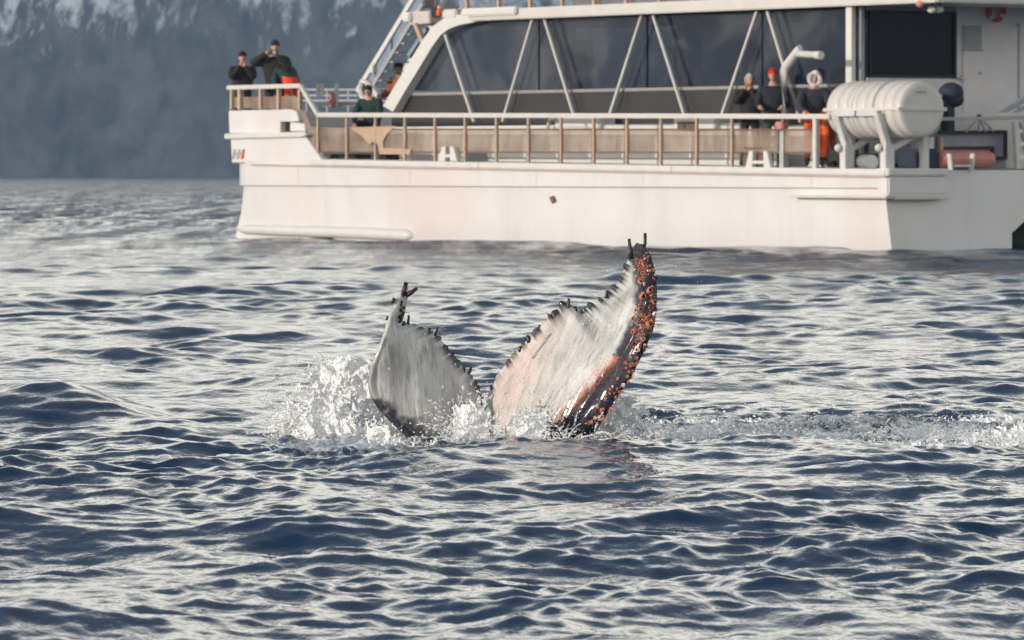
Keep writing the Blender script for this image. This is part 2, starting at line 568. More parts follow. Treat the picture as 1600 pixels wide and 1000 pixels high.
M = {
    'hull': hull_white(),
    'white': plain('white_paint', (0.66, 0.645, 0.62), 0.4, 0.05),
    'cream': plain('cream_gelcoat', (0.61, 0.585, 0.55), 0.35, 0.05),
    'grey': plain('grey_paint', (0.36, 0.37, 0.39), 0.5, 0.1),
    'deck': plain('grey_deck', (0.22, 0.22, 0.23), 0.8, 0.15),
    'dark': plain('dark_panel', (0.030, 0.029, 0.030), 0.5, 0.2),
    'black': plain('black_rubber', (0.012, 0.012, 0.014), 0.6, 0.2),
    'post': plain('varnished_post', (0.52, 0.37, 0.27), 0.4, 0.12, 9),
    'hem': plain('brown_hem', (0.17, 0.10, 0.07), 0.8, 0.15),
    'orange': plain('orange_cloth', (0.75, 0.13, 0.02), 0.7, 0.15),
    'red': plain('red_paint', (0.55, 0.06, 0.05), 0.5, 0.15),
    'pink': plain('faded_red_plastic', (0.62, 0.25, 0.22), 0.5, 0.15),
    'navy': plain('navy_cloth', (0.018, 0.028, 0.055), 0.75, 0.2),
    'rust': plain('rust_stain', (0.63, 0.57, 0.53), 0.9, 0.2),
    'steel': plain('brushed_steel', (0.55, 0.55, 0.55), 0.35, 0.1, 5, 0.6),
    'tan': plain('sunlit_tan_cloth', (0.50, 0.35, 0.24), 0.85, 0.1),
    'brace': plain('brace_paint', (0.56, 0.54, 0.52), 0.5, 0.08),
    'inside': plain('cabin_inside', (0.34, 0.31, 0.28), 0.7, 0.2),
}
def canvas_mat():
    m = NT('mesh_canvas', 0.85, (0.42, 0.32, 0.24))
    n = m.noise(2.2, 5, 0.6, m.coords((1, 1, 0.45)))
    m.color(m.mix(m.rng(n, 0.36, 0.64), (0.23, 0.165, 0.12), (0.43, 0.335, 0.26)))
    m.b.inputs['Alpha'].default_value = 0.70
    m.bump(m.noise(5, 3, 0.5, m.coords((1, 1, 0.5))), 0.4, 0.02)
    return m.m
M['canvas'] = canvas_mat()
def glass_mat(name, col, alpha):
    m = NT(name, 0.04, col)
    m.b.inputs['Alpha'].default_value = alpha
    m.b.inputs['IOR'].default_value = 1.5
    m.b.inputs['Specular IOR Level'].default_value = 0.22
    refl_mottle = m.noise(0.45, 4, 0.55, m.coords((1, 1, 1.6)), 0.8)  # mottled reflections of mountain and cloud, painted into the glass colour
    if alpha < 0.9: m.color(m.mix(m.rng(refl_mottle, 0.45, 0.58), col, (0.066, 0.072, 0.090)))
    m.bump(m.noise(0.35, 2, 0.5, m.coords((1, 1, 1))), 0.10, 0.03)
    return m.m
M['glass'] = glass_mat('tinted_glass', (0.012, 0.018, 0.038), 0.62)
M['glass_dark'] = glass_mat('black_glass', (0.012, 0.008, 0.022), 0.97)
M['glass_dark'].node_tree.nodes['Principled BSDF'].inputs['Specular IOR Level'].default_value = 0.06

ferry = empty('ferry', S0, 'large white passenger catamaran lying side on behind the whale', 'boat')
F = ferry

U_BOW = 22.6
ug, zg_f = UZ(490, 250, 0.0)
_, zg_s = UZ(1385, 266, 0.0)
def gun(u):                                   # sheer of the gunwale
    return zg_s + (zg_f - zg_s) * u / ug

# hull: closed cross sections lofted from transom to bow
def build_hull():
    us = [0.0, 0.6, 1.5, 3, 6, 9, 12, 15, 17.5, 19.0, 20.2, 21.2, 21.9, 22.35, 22.6]
    bm = bmesh.new()
    rings = []
    for u in us:
        k = max(0.0, (u - 18.8) / (U_BOW - 18.8))
        low = 0.10 * k ** 1.8                  # waterline draws in at the bow
        top = 0.30 * max(0.0, (u - 21.6) / 1.0) ** 2
        g = gun(u)
        dz = 0.25 * k ** 2
        half = [(top, g), (top, 1.115), (top + 0.10, 1.09), (0.11 + top * 0.6 + low * 0.45, 0.55), (0.09 + low, 0.0), (0.40 + low, -0.8 + dz * 2),
                (2.2 - 0.8 * k, -0.8 + dz * 2), (2.80 - 0.9 * k, 0.0), (2.86 - 0.6 * k, 0.30), (3.3, 0.58)]
        sec = half + [(BEAM - w, z) for w, z in half[::-1]]
        ring = []
        for i, (w, z) in enumerate(sec):
            uu = u
            if u == 0.0: uu = 0.22 * min(1, max(0, (z) / 0.9))
            ring.append(bm.verts.new(BP(uu, w, z)))
        rings.append(ring)
    n = len(rings[0])
    for a, b in zip(rings[:-1], rings[1:]):
        for i in range(n):
            j = (i + 1) % n
            bm.faces.new([a[i], a[j], b[j], b[i]])
    bm.faces.new(rings[0]); bm.faces.new(rings[-1][::-1])
    bmesh.ops.recalc_face_normals(bm, faces=bm.faces)
    me = bpy.data.meshes.new('hull'); bm.to_mesh(me); bm.free()
    me.polygons.foreach_set('use_smooth', [True] * len(me.polygons))
    me.set_sharp_from_angle(angle=R(28))
    return link_mesh('hull', me, M['hull'], F)
hull = build_hull()

# gunwale strip proud of the side, following the sheer
mb = MB()
for u0, u1 in ((0.0, 6.5), (6.5, 13.0), (13.0, 19.3)):
    a = [BP(u0, -0.06, gun(u0) - 0.10), BP(u1, -0.06, gun(u1) - 0.10), BP(u1, 0.22, gun(u1) - 0.10), BP(u0, 0.22, gun(u0) - 0.10)]
    b = [BP(u0, -0.06, gun(u0) + 0.012), BP(u1, -0.06, gun(u1) + 0.012), BP(u1, 0.22, gun(u1) + 0.012), BP(u0, 0.22, gun(u0) + 0.012)]
    mb.hexa(a + b)
mb.build('gunwale', M['white'], F, 0.015)
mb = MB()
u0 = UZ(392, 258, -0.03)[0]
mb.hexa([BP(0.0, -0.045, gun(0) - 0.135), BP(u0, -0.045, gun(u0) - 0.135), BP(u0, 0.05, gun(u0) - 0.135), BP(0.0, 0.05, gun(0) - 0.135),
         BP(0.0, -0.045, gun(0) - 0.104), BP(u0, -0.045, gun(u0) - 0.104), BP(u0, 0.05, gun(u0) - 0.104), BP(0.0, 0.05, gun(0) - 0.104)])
mb.build('gunwale_shadow_line', plain('gunwale_shadow_paint', (0.52, 0.38, 0.34), 0.5), F)  # shadow line under the gunwale, painted as a brown-pink strip
# stern fender block that wraps the near corner
us_, zb = UZ(1232, 303, -0.09)
mb = MB().box(-0.06, us_, -0.09, 0.10, 0.925, 0.985)
mb.box(-0.06, 0.16, 0.10, 1.32, 0.90, 0.985)
mb.build('stern_rubbing_bar', M['cream'], F, 0.02)
mb = MB().box(-0.03, 0.30, -0.02, 1.30, 0.985, gun(0) - 0.10)
mb.build('stern_corner_block', M['hull'], F, 0.03)
mb = MB().box(-0.08, 0.32, -0.05, 1.34, gun(0) - 0.10, gun(0) + 0.03)
mb.build('stern_cap', M['white'], F, 0.02)
# deck
mb = MB()
mb.hexa([BP(0.30, 0.2, gun(0) - 0.06), BP(19.3, 0.2, gun(19.3) - 0.06), BP(19.3, BEAM - 0.2, gun(19.3) - 0.06), BP(0.30, BEAM - 0.2, gun(0) - 0.06),
         BP(0.30, 0.2, gun(0) + 0.03), BP(19.3, 0.2, gun(19.3) + 0.03), BP(19.3, BEAM - 0.2, gun(19.3) + 0.03), BP(0.30, BEAM - 0.2, gun(0) + 0.03)])
mb.build('deck', M['deck'], F)
# bow bulwark: raised foredeck side with the raked break
bul = [(362, 254), (360, 209), (474, 209), (504, 251)]
mb = MB().prism(bul, 0.004, 0.16); mb.build('bow_bulwark', M['hull'], F, 0.012)
mb = MB().prism([(358, 208), (357, 173), (452, 171), (463, 174), (466, 186), (466, 190), (438, 190), (438, 206), (437, 208)], 0.03, 0.16)
mb.build('bow_upper_bulwark', M['hull'], F, 0.012)
mb = MB().prism([(350, 217), (350, 209), (476, 206), (478, 211), (470, 214)], -0.09, 0.35); mb.build('bow_knuckle', M['white'], F, 0.015)
mb = MB().prism([(453, 205), (453, 191), (476, 193), (477, 205)], 0.10, 0.06); mb.build('fairlead_frame', M['white'], F, 0.01)
mb = MB().prism([(438, 205), (438, 190), (452, 190), (452, 205)], 0.16, 0.05); mb.build('fairlead_opening', M['black'], F)
ubk = UZ(500, 209, 0)[0]
mb = MB().box(UZ(470, 209, 0.2)[0], 22.3, 0.20, BEAM - 0.2, 2.0, 2.14); mb.build('foredeck', M['deck'], F)
mb = MB().box(UZ(470, 209, 0.2)[0], UZ(470, 209, 0.2)[0] + 0.08, 0.20, BEAM - 0.2, gun(19) + 0.03, 2.0); mb.build('foredeck_step', M['cream'], F)
mb = MB().box(22.1, 22.4, 0.3, BEAM - 0.3, gun(20), 2.65); mb.build('bow_front', M['hull'], F, 0.03)
mb = MB().box(UZ(470, 209, 0.2)[0], 22.1, BEAM - 0.2, BEAM - 0.05, gun(20), 2.65); mb.build('far_bulwark', M['hull'], F)
_q = PW(457, 200, 0.75)
_u = (_q - S0).dot(FWD)
MB().box(_u - 0.3, _u + 0.3, 0.45, 1.05, 2.141, 2.404).build('deck_step', M['cream'], F, 0.02)
# spray rail low on the bow
mb = MB()
pts = [PW(372, 358, 0.34), PW(384, 358.5, 0.17), PW(430, 360, 0.10), PW(500, 362, 0.09), PW(570, 364.5, 0.09), PW(636, 367.5, 0.09), PW(648, 368, 0.13)]
mb.tube(pts, [0.06, 0.10, 0.115, 0.12, 0.125, 0.12, 0.05], 12)
mb.build('spray_rail', M['white'], F, 0, True)
# small marks on the side
mb = MB().prism([(858, 308), (864, 306), (867, 314), (862, 318)], 0.06, 0.03); mb.build('drain_outlet', M['hem'], F)
mb = MB().prism([(421, 338), (425, 337), (431, 350), (427, 351)], 0.20, 0.06); mb.build('draught_mark', M['grey'], F)
# faded emblem of three slanting strokes near the stem
for x0, mat in ((362, 'grey'), (369, 'grey'), (376, 'red')):
    mb = MB().prism([(x0, 249), (x0 + 4, 248), (x0 + 6, 233), (x0 + 2, 234)], -0.010, 0.012)
    mb.build('emblem_stroke', M[mat], F)
mb = MB().prism([(364, 243), (379, 240), (379, 237), (364, 239)], -0.014, 0.010); mb.build('emblem_stroke', M['grey'], F)

# welded seams of the shell plating, a faint waterline of weed
for xx in (466, 640, 838, 1005, 1268):
    uu, _z = UZ(xx, 275, 0)
    MB().box(uu - 0.008, uu + 0.008, -0.006, 0.02, 1.125, gun(uu) - 0.14).build('plate_seam', M['cream'], F)
# --- rails
W_R = 0.05
RAILC = M['cream']
mb = MB()
mb.bar(PW(356, 137, W_R), PW(471, 134, W_R), 0.045, 0.04)
mb.build('bow_rail', RAILC, F, 0.012)
MB().bar(PW(470, 134, W_R), PW(498, 181, W_R), 0.045, 0.04).build('raked_rail', RAILC, F, 0.012)
MB().bar(PW(496, 179.5, W_R), PW(1298, 182, W_R), 0.045, 0.04).build('side_rail', RAILC, F, 0.012)
MB().bar(PW(1470, 186, 1.2), PW(1640, 183, 3.4), 0.028).build('stern_rail', M['grey'], F)
for x in (363, 376, 408, 436, 469):
    MB().bar(PW(x, 139, W_R), PW(x, 171, W_R), 0.038 if x != 376 else 0.05).build('rail_post', M['post'], F)
long_posts = [497, 542, 587, 633, 680, 727, 776, 826, 877, 928, 980, 1033, 1089, 1144]
for x in long_posts:
    u, z = UZ(x, 184, W_R)
    MB().bar(BP(u, W_R, gun(u)), BP(u, W_R, z), 0.026, 0.024).build('rail_post', M['post'], F)
u, z = UZ(1275, 184, W_R)
MB().bar(BP(u, W_R, gun(u)), BP(u, W_R, z), 0.055, 0.045).build('rail_post', M['cream'], F, 0.01)
# canvas dodgers laced between the posts, with brown hems
xs = long_posts + [1218, 1275]
for i, (x0, x1) in enumerate(zip(xs[:-1], xs[1:])):
    y0, y1 = 202.5, 237.5
    p = [(x0 + 2.0, y1), (x0 + 2.0, y0), (x1 - 2.0, y0), (x1 - 2.0, y1)]
    if i == 0: p = [(500, 237), (486, 198), (x1 - 2, 200), (x1 - 2, 237)]
    mb = MB()
    nseg = 5                                     # a little slack in the cloth
    A, B, C, D = [PW(q[0], q[1], 0.09) for q in p]
    vs = []
    for j in range(nseg + 1):
        t = j / nseg
        row = []
        for k in range(4):
            s = k / 3
            q = (A.lerp(D, t)).lerp(B.lerp(C, t), s)
            q = q + INB * (0.035 * math.sin(math.pi * t) * math.sin(math.pi * s) * (1 if i % 2 else -0.6))
            row.append(mb.bm.verts.new(q))
        vs.append(row)
    for j in range(nseg):
        for k in range(3):
            mb.bm.faces.new([vs[j][k], vs[j + 1][k], vs[j + 1][k + 1], vs[j][k + 1]])
    o = mb.build('canvas_panel', M['canvas'], F, 0, True)
MB().bar(PW(612, 202, 0.075), PW(1284, 202.5, 0.075), 0.016).build('canvas_hem', M['hem'], F)
MB().bar(PW(506, 237.5, 0.075), PW(1284, 238.5, 0.075), 0.016).build('canvas_hem', M['hem'], F)
MB().prism([(362, 168), (362, 152), (462, 150), (474, 168), (506, 246), (499, 246), (466, 172)], 0.085, 0.012).build('bow_canvas', M['canvas'], F)
# sunlit part of the forward canvas, painted as a pale tan shape
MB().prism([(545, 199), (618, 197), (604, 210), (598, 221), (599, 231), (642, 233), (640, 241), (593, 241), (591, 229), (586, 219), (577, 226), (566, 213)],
           0.035, 0.012).build('canvas_sunlit_patch', M['tan'], F)

# --- coaming behind the rail, lockers, chocks
W_C = 0.75
u0, z1 = UZ(1156, 192, W_C); u1, _ = UZ(606, 192, W_C)
MB().box(u0, u1, W_C, 1.15, gun(u0) + 0.03, z1).build('coaming', M['white'], F, 0.02)
MB().box(0.9 + 2.0, u0 - 0.003, W_C + 0.1, 1.15, gun(0) + 0.03, z1 - 0.05).build('coaming', M['white'], F, 0.02)
MB().pbox(866, 182, 936, 201, 0.62, 0.4).build('deck_locker', M['white'], F, 0.03)
mb = MB(); mb.tube([PW(868, 186, 0.6), PW(860, 186, 0.6), PW(857, 192, 0.6), PW(856, 200, 0.6)], 0.035); mb.build('vent_pipe', M['cream'], F, 0, True)
MB().pbox(1052, 181, 1116, 203, 0.60, 0.4).build('deck_locker', M['white'], F, 0.02)
MB().pbox(1058, 190, 1086, 203, 0.585, 0.013).build('locker_door', M['hem'], F)
for x0, x1, ya, yb in ((682, 716, 225, 252), (1162, 1206, 232, 262)):
    xc = (x0 + x1) / 2
    mb = MB()
    mb.prism([(x0 + 2, yb), (x0 + 8, ya + 4), (x0 + 14, ya + 4), (x0 + 13, yb)], -0.03, 0.10)
    mb.prism([(x1 - 13, yb), (x1 - 14, ya + 4), (x1 - 8, ya + 4), (x1 - 2, yb)], -0.03, 0.10)
    mb.prism([(x0 + 12, yb - 6), (x0 + 12, yb - 11), (x1 - 12, yb - 11), (x1 - 12, yb - 6)], -0.02, 0.08)
    mb.build('mooring_chock', M['white'], F, 0.008)
    MB().prism([(x0 - 2, yb - 1), (x0 - 1, ya - 2), (x1 + 1, ya - 2), (x1 + 2, yb - 1)], 0.10, 0.02).build('chock_plate', M['cream' if x0 < 900 else 'hem'], F)
MB().pbox(515, 241, 555, 250, 0.5, 0.4).build('deck_hatch', M['dark'], F, 0.02)
MB().pbox(592, 240, 604, 251, 0.45, 0.3).build('deck_hatch', M['black'], F, 0.02)
# bow deck fittings seen over the rail
MB().bar(PW(500, 150, 1.6), PW(500, 131, 1.6), 0.06).build('deck_vent', M['white'], F, 0.01)
MB().bar(PW(526, 168, 1.9), PW(526, 131, 1.9), 0.035).build('deck_vent', M['white'], F, 0.01)
MB().bar(PW(519, 168, 1.8), PW(519, 144, 1.8), 0.05).build('deck_vent', M['pink'], F, 0.01)
MB().bar(PW(505, 163, 2.0), PW(562, 162, 2.0), 0.05).build('deck_bar', M['grey'], F)
for y in (140, 149, 157):
    MB().bar(PW(470, y, BEAM - 0.2), PW(620, y, BEAM - 0.2), 0.022).build('far_rail', M['grey'], F)
for x in (480, 512, 545, 580):
    MB().bar(PW(x, 139, BEAM - 0.2), PW(x, 185, BEAM - 0.2), 0.025).build('far_rail_post', M['grey'], F)

# --- cabin
W_W = 1.15                                   # near cabin side
ZR0 = 4.385; ZR1 = 4.60                      # roof edge beam
UC_A = UZ(1344, 60, W_W)[0]                  # aft bulkhead
UC_F = UZ(612, 160, W_W)[0]
U_RF = UZ(742, 22, 0.95)[0]
z_sill = UZ(900, 142, W_W)[1]
z_deck = gun(8) + 0.03
zf = z_deck
mb = MB().box(UC_A + 0.1, UC_F, W_W, W_W + 0.12, zf, z_sill - 0.03); mb.build('cabin_wall', M['dark'], F)
mb = MB().box(UC_A + 0.1, UC_F - 0.1, W_W - 0.03, W_W + 0.10, z_sill - 0.029, z_sill + 0.03); mb.build('window_sill', plain('sill_grey', (0.30, 0.29, 0.27), 0.5), F, 0.008)
# panes: four large tinted sheets along the side
cuts = [(842, 842), (1011, 1011), (1191, 1191)]
def pane(poly, mat='glass'):
    return MB().prism(poly, W_W + 0.03, 0.02).build('window_pane', M[mat], F)
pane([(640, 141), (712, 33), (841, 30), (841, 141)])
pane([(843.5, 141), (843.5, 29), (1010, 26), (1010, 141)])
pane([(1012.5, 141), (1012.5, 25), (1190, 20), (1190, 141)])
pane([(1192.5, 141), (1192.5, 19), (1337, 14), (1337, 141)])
for x, y in ((842.3, 29), (1011.3, 25), (1191.3, 20)):
    MB().bar(PW(x, y, W_W + 0.08), PW(x, 141, W_W + 0.08), 0.02).build('window_mullion', M['black'], F)
# braces in V pairs between coaming and roof edge
for a, b in (((693, 46), (741, 191)), ((833, 27), (785, 191)), ((850, 27), (900, 191)), ((1003, 23), (949, 191)), ((1020, 22), (1073, 191)), ((1183, 17), (1124, 191)), ((1199, 17), (1251, 191))):
    MB().bar(PW(*a, 1.0), PW(*b, 1.0), 0.031, 0.025).build('brace', M['brace'], F, 0.008)
# roof
RA = -0.35
MB().box(RA, U_RF, 0.85, BEAM - 0.85, ZR0 + 0.03, ZR1 - 0.03).build('roof', M['white'], F)
MB().box(RA, U_RF, 0.78, 0.85, ZR0, ZR1).build('roof_edge', M['cream'], F, 0.02)
MB().box(RA - 0.06, RA, 0.78, BEAM - 0.78, ZR0, ZR1).build('roof_edge', M['cream'], F, 0.02)
MB().box(U_RF - 1.8, U_RF + 0.15, 0.70, 0.779, ZR1 - 0.13, ZR1 + 0.03).build('rain_gutter', M['white'], F, 0.03)
# raked front pillar sweeping into the roof edge
mb = MB()
ctr = [(606, 170), (626, 136), (648, 100), (668, 67), (683, 47), (697, 37), (716, 31), (748, 26)]
wd = [9, 9, 9, 9, 9, 9, 8, 7]
P1, P2 = [], []
for i, (x, y) in enumerate(ctr):
    x0, y0 = ctr[max(0, i - 1)]; x1, y1 = ctr[min(len(ctr) - 1, i + 1)]
    dx, dy = x1 - x0, y1 - y0; L = math.hypot(dx, dy)
    P1.append((x - dy / L * wd[i], y + dx / L * wd[i])); P2.append((x + dy / L * wd[i], y - dx / L * wd[i]))
for i in range(len(ctr) - 1):
    q = [UZ(*P1[i], 0.92), UZ(*P1[i + 1], 0.92), UZ(*P2[i + 1], 0.92), UZ(*P2[i], 0.92)]
    mb.uzprism(q, 0.92, 0.2)
bmesh.ops.remove_doubles(mb.bm, verts=mb.bm.verts, dist=0.0005)
mb.build('front_pillar', M['white'], F, 0, False)
MB().bar(BP(UC_F + 0.0, BEAM - 1.0, zf), BP(U_RF, BEAM - 1.0, ZR0), 0.09).build('front_pillar', M['white'], F)
# inside: floor is the deck; far wall with its own panes, ceiling posts, seat rows, white stairwell
zs = z_sill
MB().box(UC_A + 0.1, UC_F - 0.5, BEAM - 1.2, BEAM - 1.1, zf, zs).build('far_wall', M['inside'], F)
for k in range(5):
    ua = UC_A + 0.2 + k * 2.6
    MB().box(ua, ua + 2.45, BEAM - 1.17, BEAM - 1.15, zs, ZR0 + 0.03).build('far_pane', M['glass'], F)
    MB().box(ua + 2.46, ua + 2.58, BEAM - 1.2, BEAM - 1.1, zs, ZR0 + 0.03).build('far_mullion', M['inside'], F)
for k in range(9):
    ua = UC_A + 1.2 + k * 1.25
    for w in (2.0, 4.4):
        MB().box(ua, ua + 0.16, w, w + 1.3, zf, zf + 1.05).build('seat_back', M['inside'], F, 0.03)
for x in (880, 1075):
    u = UZ(x, 80, 3.4)[0]
    MB().box(u, u + 0.35, 3.4, 3.7, zf, ZR0 + 0.03).build('cabin_column', M['white'], F)
u = UZ(862, 90, 2.6)[0]
MB().box(u, u + 1.0, 2.8, 3.6, zf + 1.2, ZR0 - 0.35).build('stairwell_casing', M['cream'], F)
MB().box(UC_A + 0.12, UC_F - 1.0, 1.6, BEAM - 1.6, ZR0 - 0.02, ZR0 + 0.028).build('cabin_ceiling', M['dark'], F)

# aft bulkhead and corner post, in the shade
u, z = UZ(1342, 160, 0.95)
mb = MB(); mb.bar(BP(UC_A + 0.06, 0.98, gun(2)), BP(UC_A + 0.06, 0.98, ZR0), 0.09, 0.05); mb.build('corner_post', M['white'], F, 0.01)
mb = MB(); mb.bar(BP(UC_A - 0.02, 1.16, gun(2)), BP(UC_A - 0.02, 1.16, ZR0), 0.045, 0.045); mb.build('corner_post', M['grey'], F, 0.01)
UB = UC_A + 0.10
bk = plain('bulkhead_paint', (0.70, 0.68, 0.70), 0.45, 0.05)
wa, _ = WZ(1358, 100, UB); wb, _ = WZ(1494, 100, UB); wc, _ = WZ(1503, 100, UB); wd_, _ = WZ(1588, 100, UB)
_, zpt = WZ(1420, 17, UB); _, zpb = WZ(1420, 122, UB); _, zdt = WZ(1540, 40, UB)
MB().box(UB, UB + 0.1, wb, BEAM - 1.1, zf, ZR0 + 0.03).build('aft_bulkhead', bk, F)
MB().box(UB, UB + 0.1, wa, wb - 0.002, zf, zpb).build('aft_bulkhead', bk, F)
MB().box(UB, UB + 0.1, wa, wb - 0.002, zpt, ZR0 + 0.03).build('aft_bulkhead', M['grey'], F)
MB().box(UB + 0.03, UB + 0.06, wa, wb - 0.003, zpb, zpt).build('aft_window', M['glass_dark'], F)
mb = MB()
for (w0, w1, z0, z1) in ((wa, wb, zpt - 0.05, zpt), (wa, wb, zpb, zpb + 0.05), (wa, wa + 0.05, zpb + 0.05, zpt - 0.05), (wb - 0.05, wb, zpb + 0.05, zpt - 0.05)):
    mb.box(UB - 0.02, UB - 0.001, w0, w1, z0, z1)
mb.build('window_frame', M['black'], F)
dr = MB().box(UB - 0.045, UB - 0.001, wc, wd_, zf + 0.1, zdt).build('cabin_door', bk, F, 0.01)
w0, z0 = WZ(1503, 76, UB); w1, z1 = WZ(1531, 40, UB)
MB().box(UB - 0.06, UB - 0.046, w0, w1, z0, z1).build('door_window', M['grey'], dr, 0.003)
MB().box(UB - 0.075, UB - 0.046, w0 - 0.02, w1 + 0.02, z0 - 0.05, z0 - 0.003).build('window_ledge', M['grey'], dr)
MB().ball(PU(1503, 122, UB - 0.09), 0.05).build('door_handle', M['steel'], dr, 0, True)
MB().ball(PU(1532, 114, UB - 0.07), 0.03).build('door_lock', M['steel'], dr, 0, True)
w0, _ = WZ(1587, 100, UB)
MB().box(UB - 0.05, UB - 0.001, w0 + 0.01, w0 + 0.06, zf, zdt + 0.05).build('door_jamb', M['grey'], F)
MB().bar(PU(1548, 186, 1.2), PU(1612, 148, 1.2), 0.05).build('stair_stringer', M['grey'], F)
MB().bar(PU(1562, 190, 1.25), PU(1620, 158, 1.25), 0.03).build('stair_stringer', M['grey'], F)
# flood lights under the roof edge
for x, y in ((1438, 6), (1456, 15), (1468, 15)):
    MB().ball(PU(x, y, 0.1), 0.075, 2, (1.1, 1.0, 0.9)).build('flood_light', M['white' if x != 1438 else 'pink'], F, 0, True)
    MB().bar(PU(x, y - 2, 0.16), PU(x, y - 16, 0.16), 0.02).build('lamp_bracket', M['black'], F)

# --- upper deck rail above the roof edge
for x in (730, 780, 829, 879, 929, 979, 1031, 1083, 1137, 1400, 1432):
    u, _ = UZ(x, 3, 0.95)
    MB().bar(BP(u, 0.95, ZR1 - 0.03), BP(u, 0.95, ZR1 + 1.0), 0.036).build('upper_rail_post', M['post'], F)
MB().bar(BP(RA, 0.95, ZR1 + 1.0), BP(U_RF, 0.95, ZR1 + 1.0), 0.04).build('upper_rail', M['cream'], F)
MB().box(RA + 0.2, U_RF - 1.0, 2.6, BEAM - 1.2, ZR1 - 0.029, ZR1 + 1.6).build('wheelhouse', plain('wheelhouse_paint', (0.16, 0.15, 0.16), 0.5), F)

# --- stair to the upper deck, forward of the cabin
W_S0, W_S1 = 1.9, 2.75
def stair_pt(t, w):
    return PW(560 + t * 84, 140 - t * 139, W_S0) + INB * (w - W_S0)
for w in (W_S0, W_S1):
    MB().bar(stair_pt(-0.02, w), stair_pt(1.2, w), 0.055, 0.03).build('stair_rail', M['white'], F)
    MB().bar(stair_pt(-0.02, w) - Vector((0, 0, 0.42)), stair_pt(1.2, w) - Vector((0, 0, 0.42)), 0.05, 0.025).build('stair_stringer', M['grey'], F)
blue = plain('blue_grey_panel', (0.22, 0.27, 0.35), 0.4, 0.1)
for k in range(4):
    t0, t1 = 0.03 + k * 0.30, 0.29 + k * 0.30
    a, b = stair_pt(t0, W_S0), stair_pt(t1, W_S0)
    d = Vector((0, 0, 0.36)); e = INB * 0.02; f = Vector((0, 0, -0.07))
    MB().hexa([a - d + e, b - d + e, b - d + e * 2, a - d + e * 2, a + f + e, b + f + e, b + f + e * 2, a + f + e * 2]).build('stair_side_panel', blue, F)
for k in range(11):
    t = 0.05 + k * 0.105
    p = stair_pt(t, W_S0) - Vector((0, 0, 0.50))
    MB().hexa([p + FWD * -0.13, p + FWD * 0.13, p + FWD * 0.13 + INB * 0.85, p + FWD * -0.13 + INB * 0.85,
               p + FWD * -0.13 + Vector((0, 0, 0.03)), p + FWD * 0.13 + Vector((0, 0, 0.03)), p + FWD * 0.13 + INB * 0.85 + Vector((0, 0, 0.03)), p + FWD * -0.13 + INB * 0.85 + Vector((0, 0, 0.03))]).build('stair_tread', M['steel'], F)
MB().bar(stair_pt(0.28, W_S0) + Vector((0, 0, 0.02)), stair_pt(0.28, W_S0) - Vector((0, 0, 0.16)), 0.05).build('stair_bracket', M['white'], F)
MB().pbox(638, 17, 671, 38, 1.5, 0.8).build('landing_box', plain('landing_pale', (0.62, 0.54, 0.50), 0.5), F, 0.02)
MB().pbox(627, 19, 639, 34, 1.4, 0.4).build('landing_bracket', M['white'], F, 0.03)
MB().pbox(640, -30, 680, 14, 2.2, 0.1).build('landing_screen', M['inside'], F)
MB().bar(PW(650, 38, 1.5), PW(662, 66, 1.5), 0.045).build('landing_strut', M['post'], F)
MB().bar(PW(668, 45, 2.0), PW(640, 88, 2.0), 0.05).build('landing_strut', blue, F)
MB().pbox(674, 12, 681, 28, 1.0, 0.1).build('lamp_bracket', M['black'], F)
MB().pbox(690, 14, 712, 30, 0.9, 0.3).build('landing_bracket', M['cream'], F, 0.03)
# hexagonal white eye at the foot of the stair
mb = MB(); mb.ring(PW(570, 141, 1.85), (FWD * 0.9 + Vector((0, 0, 0.2))).normalized(), Vector((0, 0, 1)), 0.20, 0.055, 6, 6); mb.build('stair_foot_eye', M['white'], F)
MB().bar(PW(577, 131, 1.85), PW(592, 150, 1.85), 0.05).build('stair_bracket', M['white'], F)

# --- davit
pts = [PW(1225, 200, 0.10), PW(1225, 112, 0.10), PW(1228, 104, 0.10), PW(1244, 83, 0.10), PW(1250, 79, 0.10)]
mb = MB(); mb.tube(pts, [0.085, 0.085, 0.083, 0.080, 0.078], 10)
dv = mb.build('davit', M['cream'], F, 0, True)
MB().tube([PW(1245, 84, 0.10), PW(1280, 86, 0.10)], 0.062, 10).build('davit_arm', M['cream'], dv, 0)
MB().tube([PW(1276, 86, 0.10), PW(1283, 86.4, 0.10)], 0.075, 10).build('davit_cap', M['white'], dv, 0)
MB().tube([PW(1244, 80, 0.10), PW(1250, 74, 0.10)], 0.06, 10).build('davit_knuckle', M['cream'], dv, 0)
u, z = UZ(1225, 205, 0.10)
MB().bar(BP(u, 0.10, gun(u)), BP(u, 0.10, z), 0.06).build('davit_base', M['steel'], F)
MB().pbox(1210, 190, 1222, 202, 0.0, 0.15).build('davit_winch', M['pink'], F, 0.02)

# --- cradle of the life raft
CR = plain('cradle_paint', (0.60, 0.60, 0.59), 0.45, 0.08)
for uf in (0.28, 1.46):
    top = BP(uf, -0.02, 2.42); knee = BP(uf, 0.20, 1.88); foot = BP(uf, 0.20, gun(uf) + 0.01)
    mb = MB(); mb.bar(foot, knee, 0.085, 0.10); mb.build('cradle_leg', CR, F, 0.01)
    mb = MB(); mb.bar(knee - Vector((0, 0, 0.05)), top, 0.08, 0.055); mb.build('cradle_arm', CR, F, 0.01)
    mb = MB(); mb.bar(BP(uf, 0.18, 1.75), BP(uf, 0.98, 2.12), 0.06, 0.045); mb.build('cradle_brace', CR, F, 0.01)
    mb = MB(); mb.bar(BP(uf, 1.02, gun(0)), BP(uf, 1.02, 2.25), 0.07, 0.07); mb.build('cradle_leg', CR, F, 0.01)
    MB().ball(BP(uf + 0.05, 0.05, 1.82), 0.075).build('cradle_bolt', CR, F, 0, True)
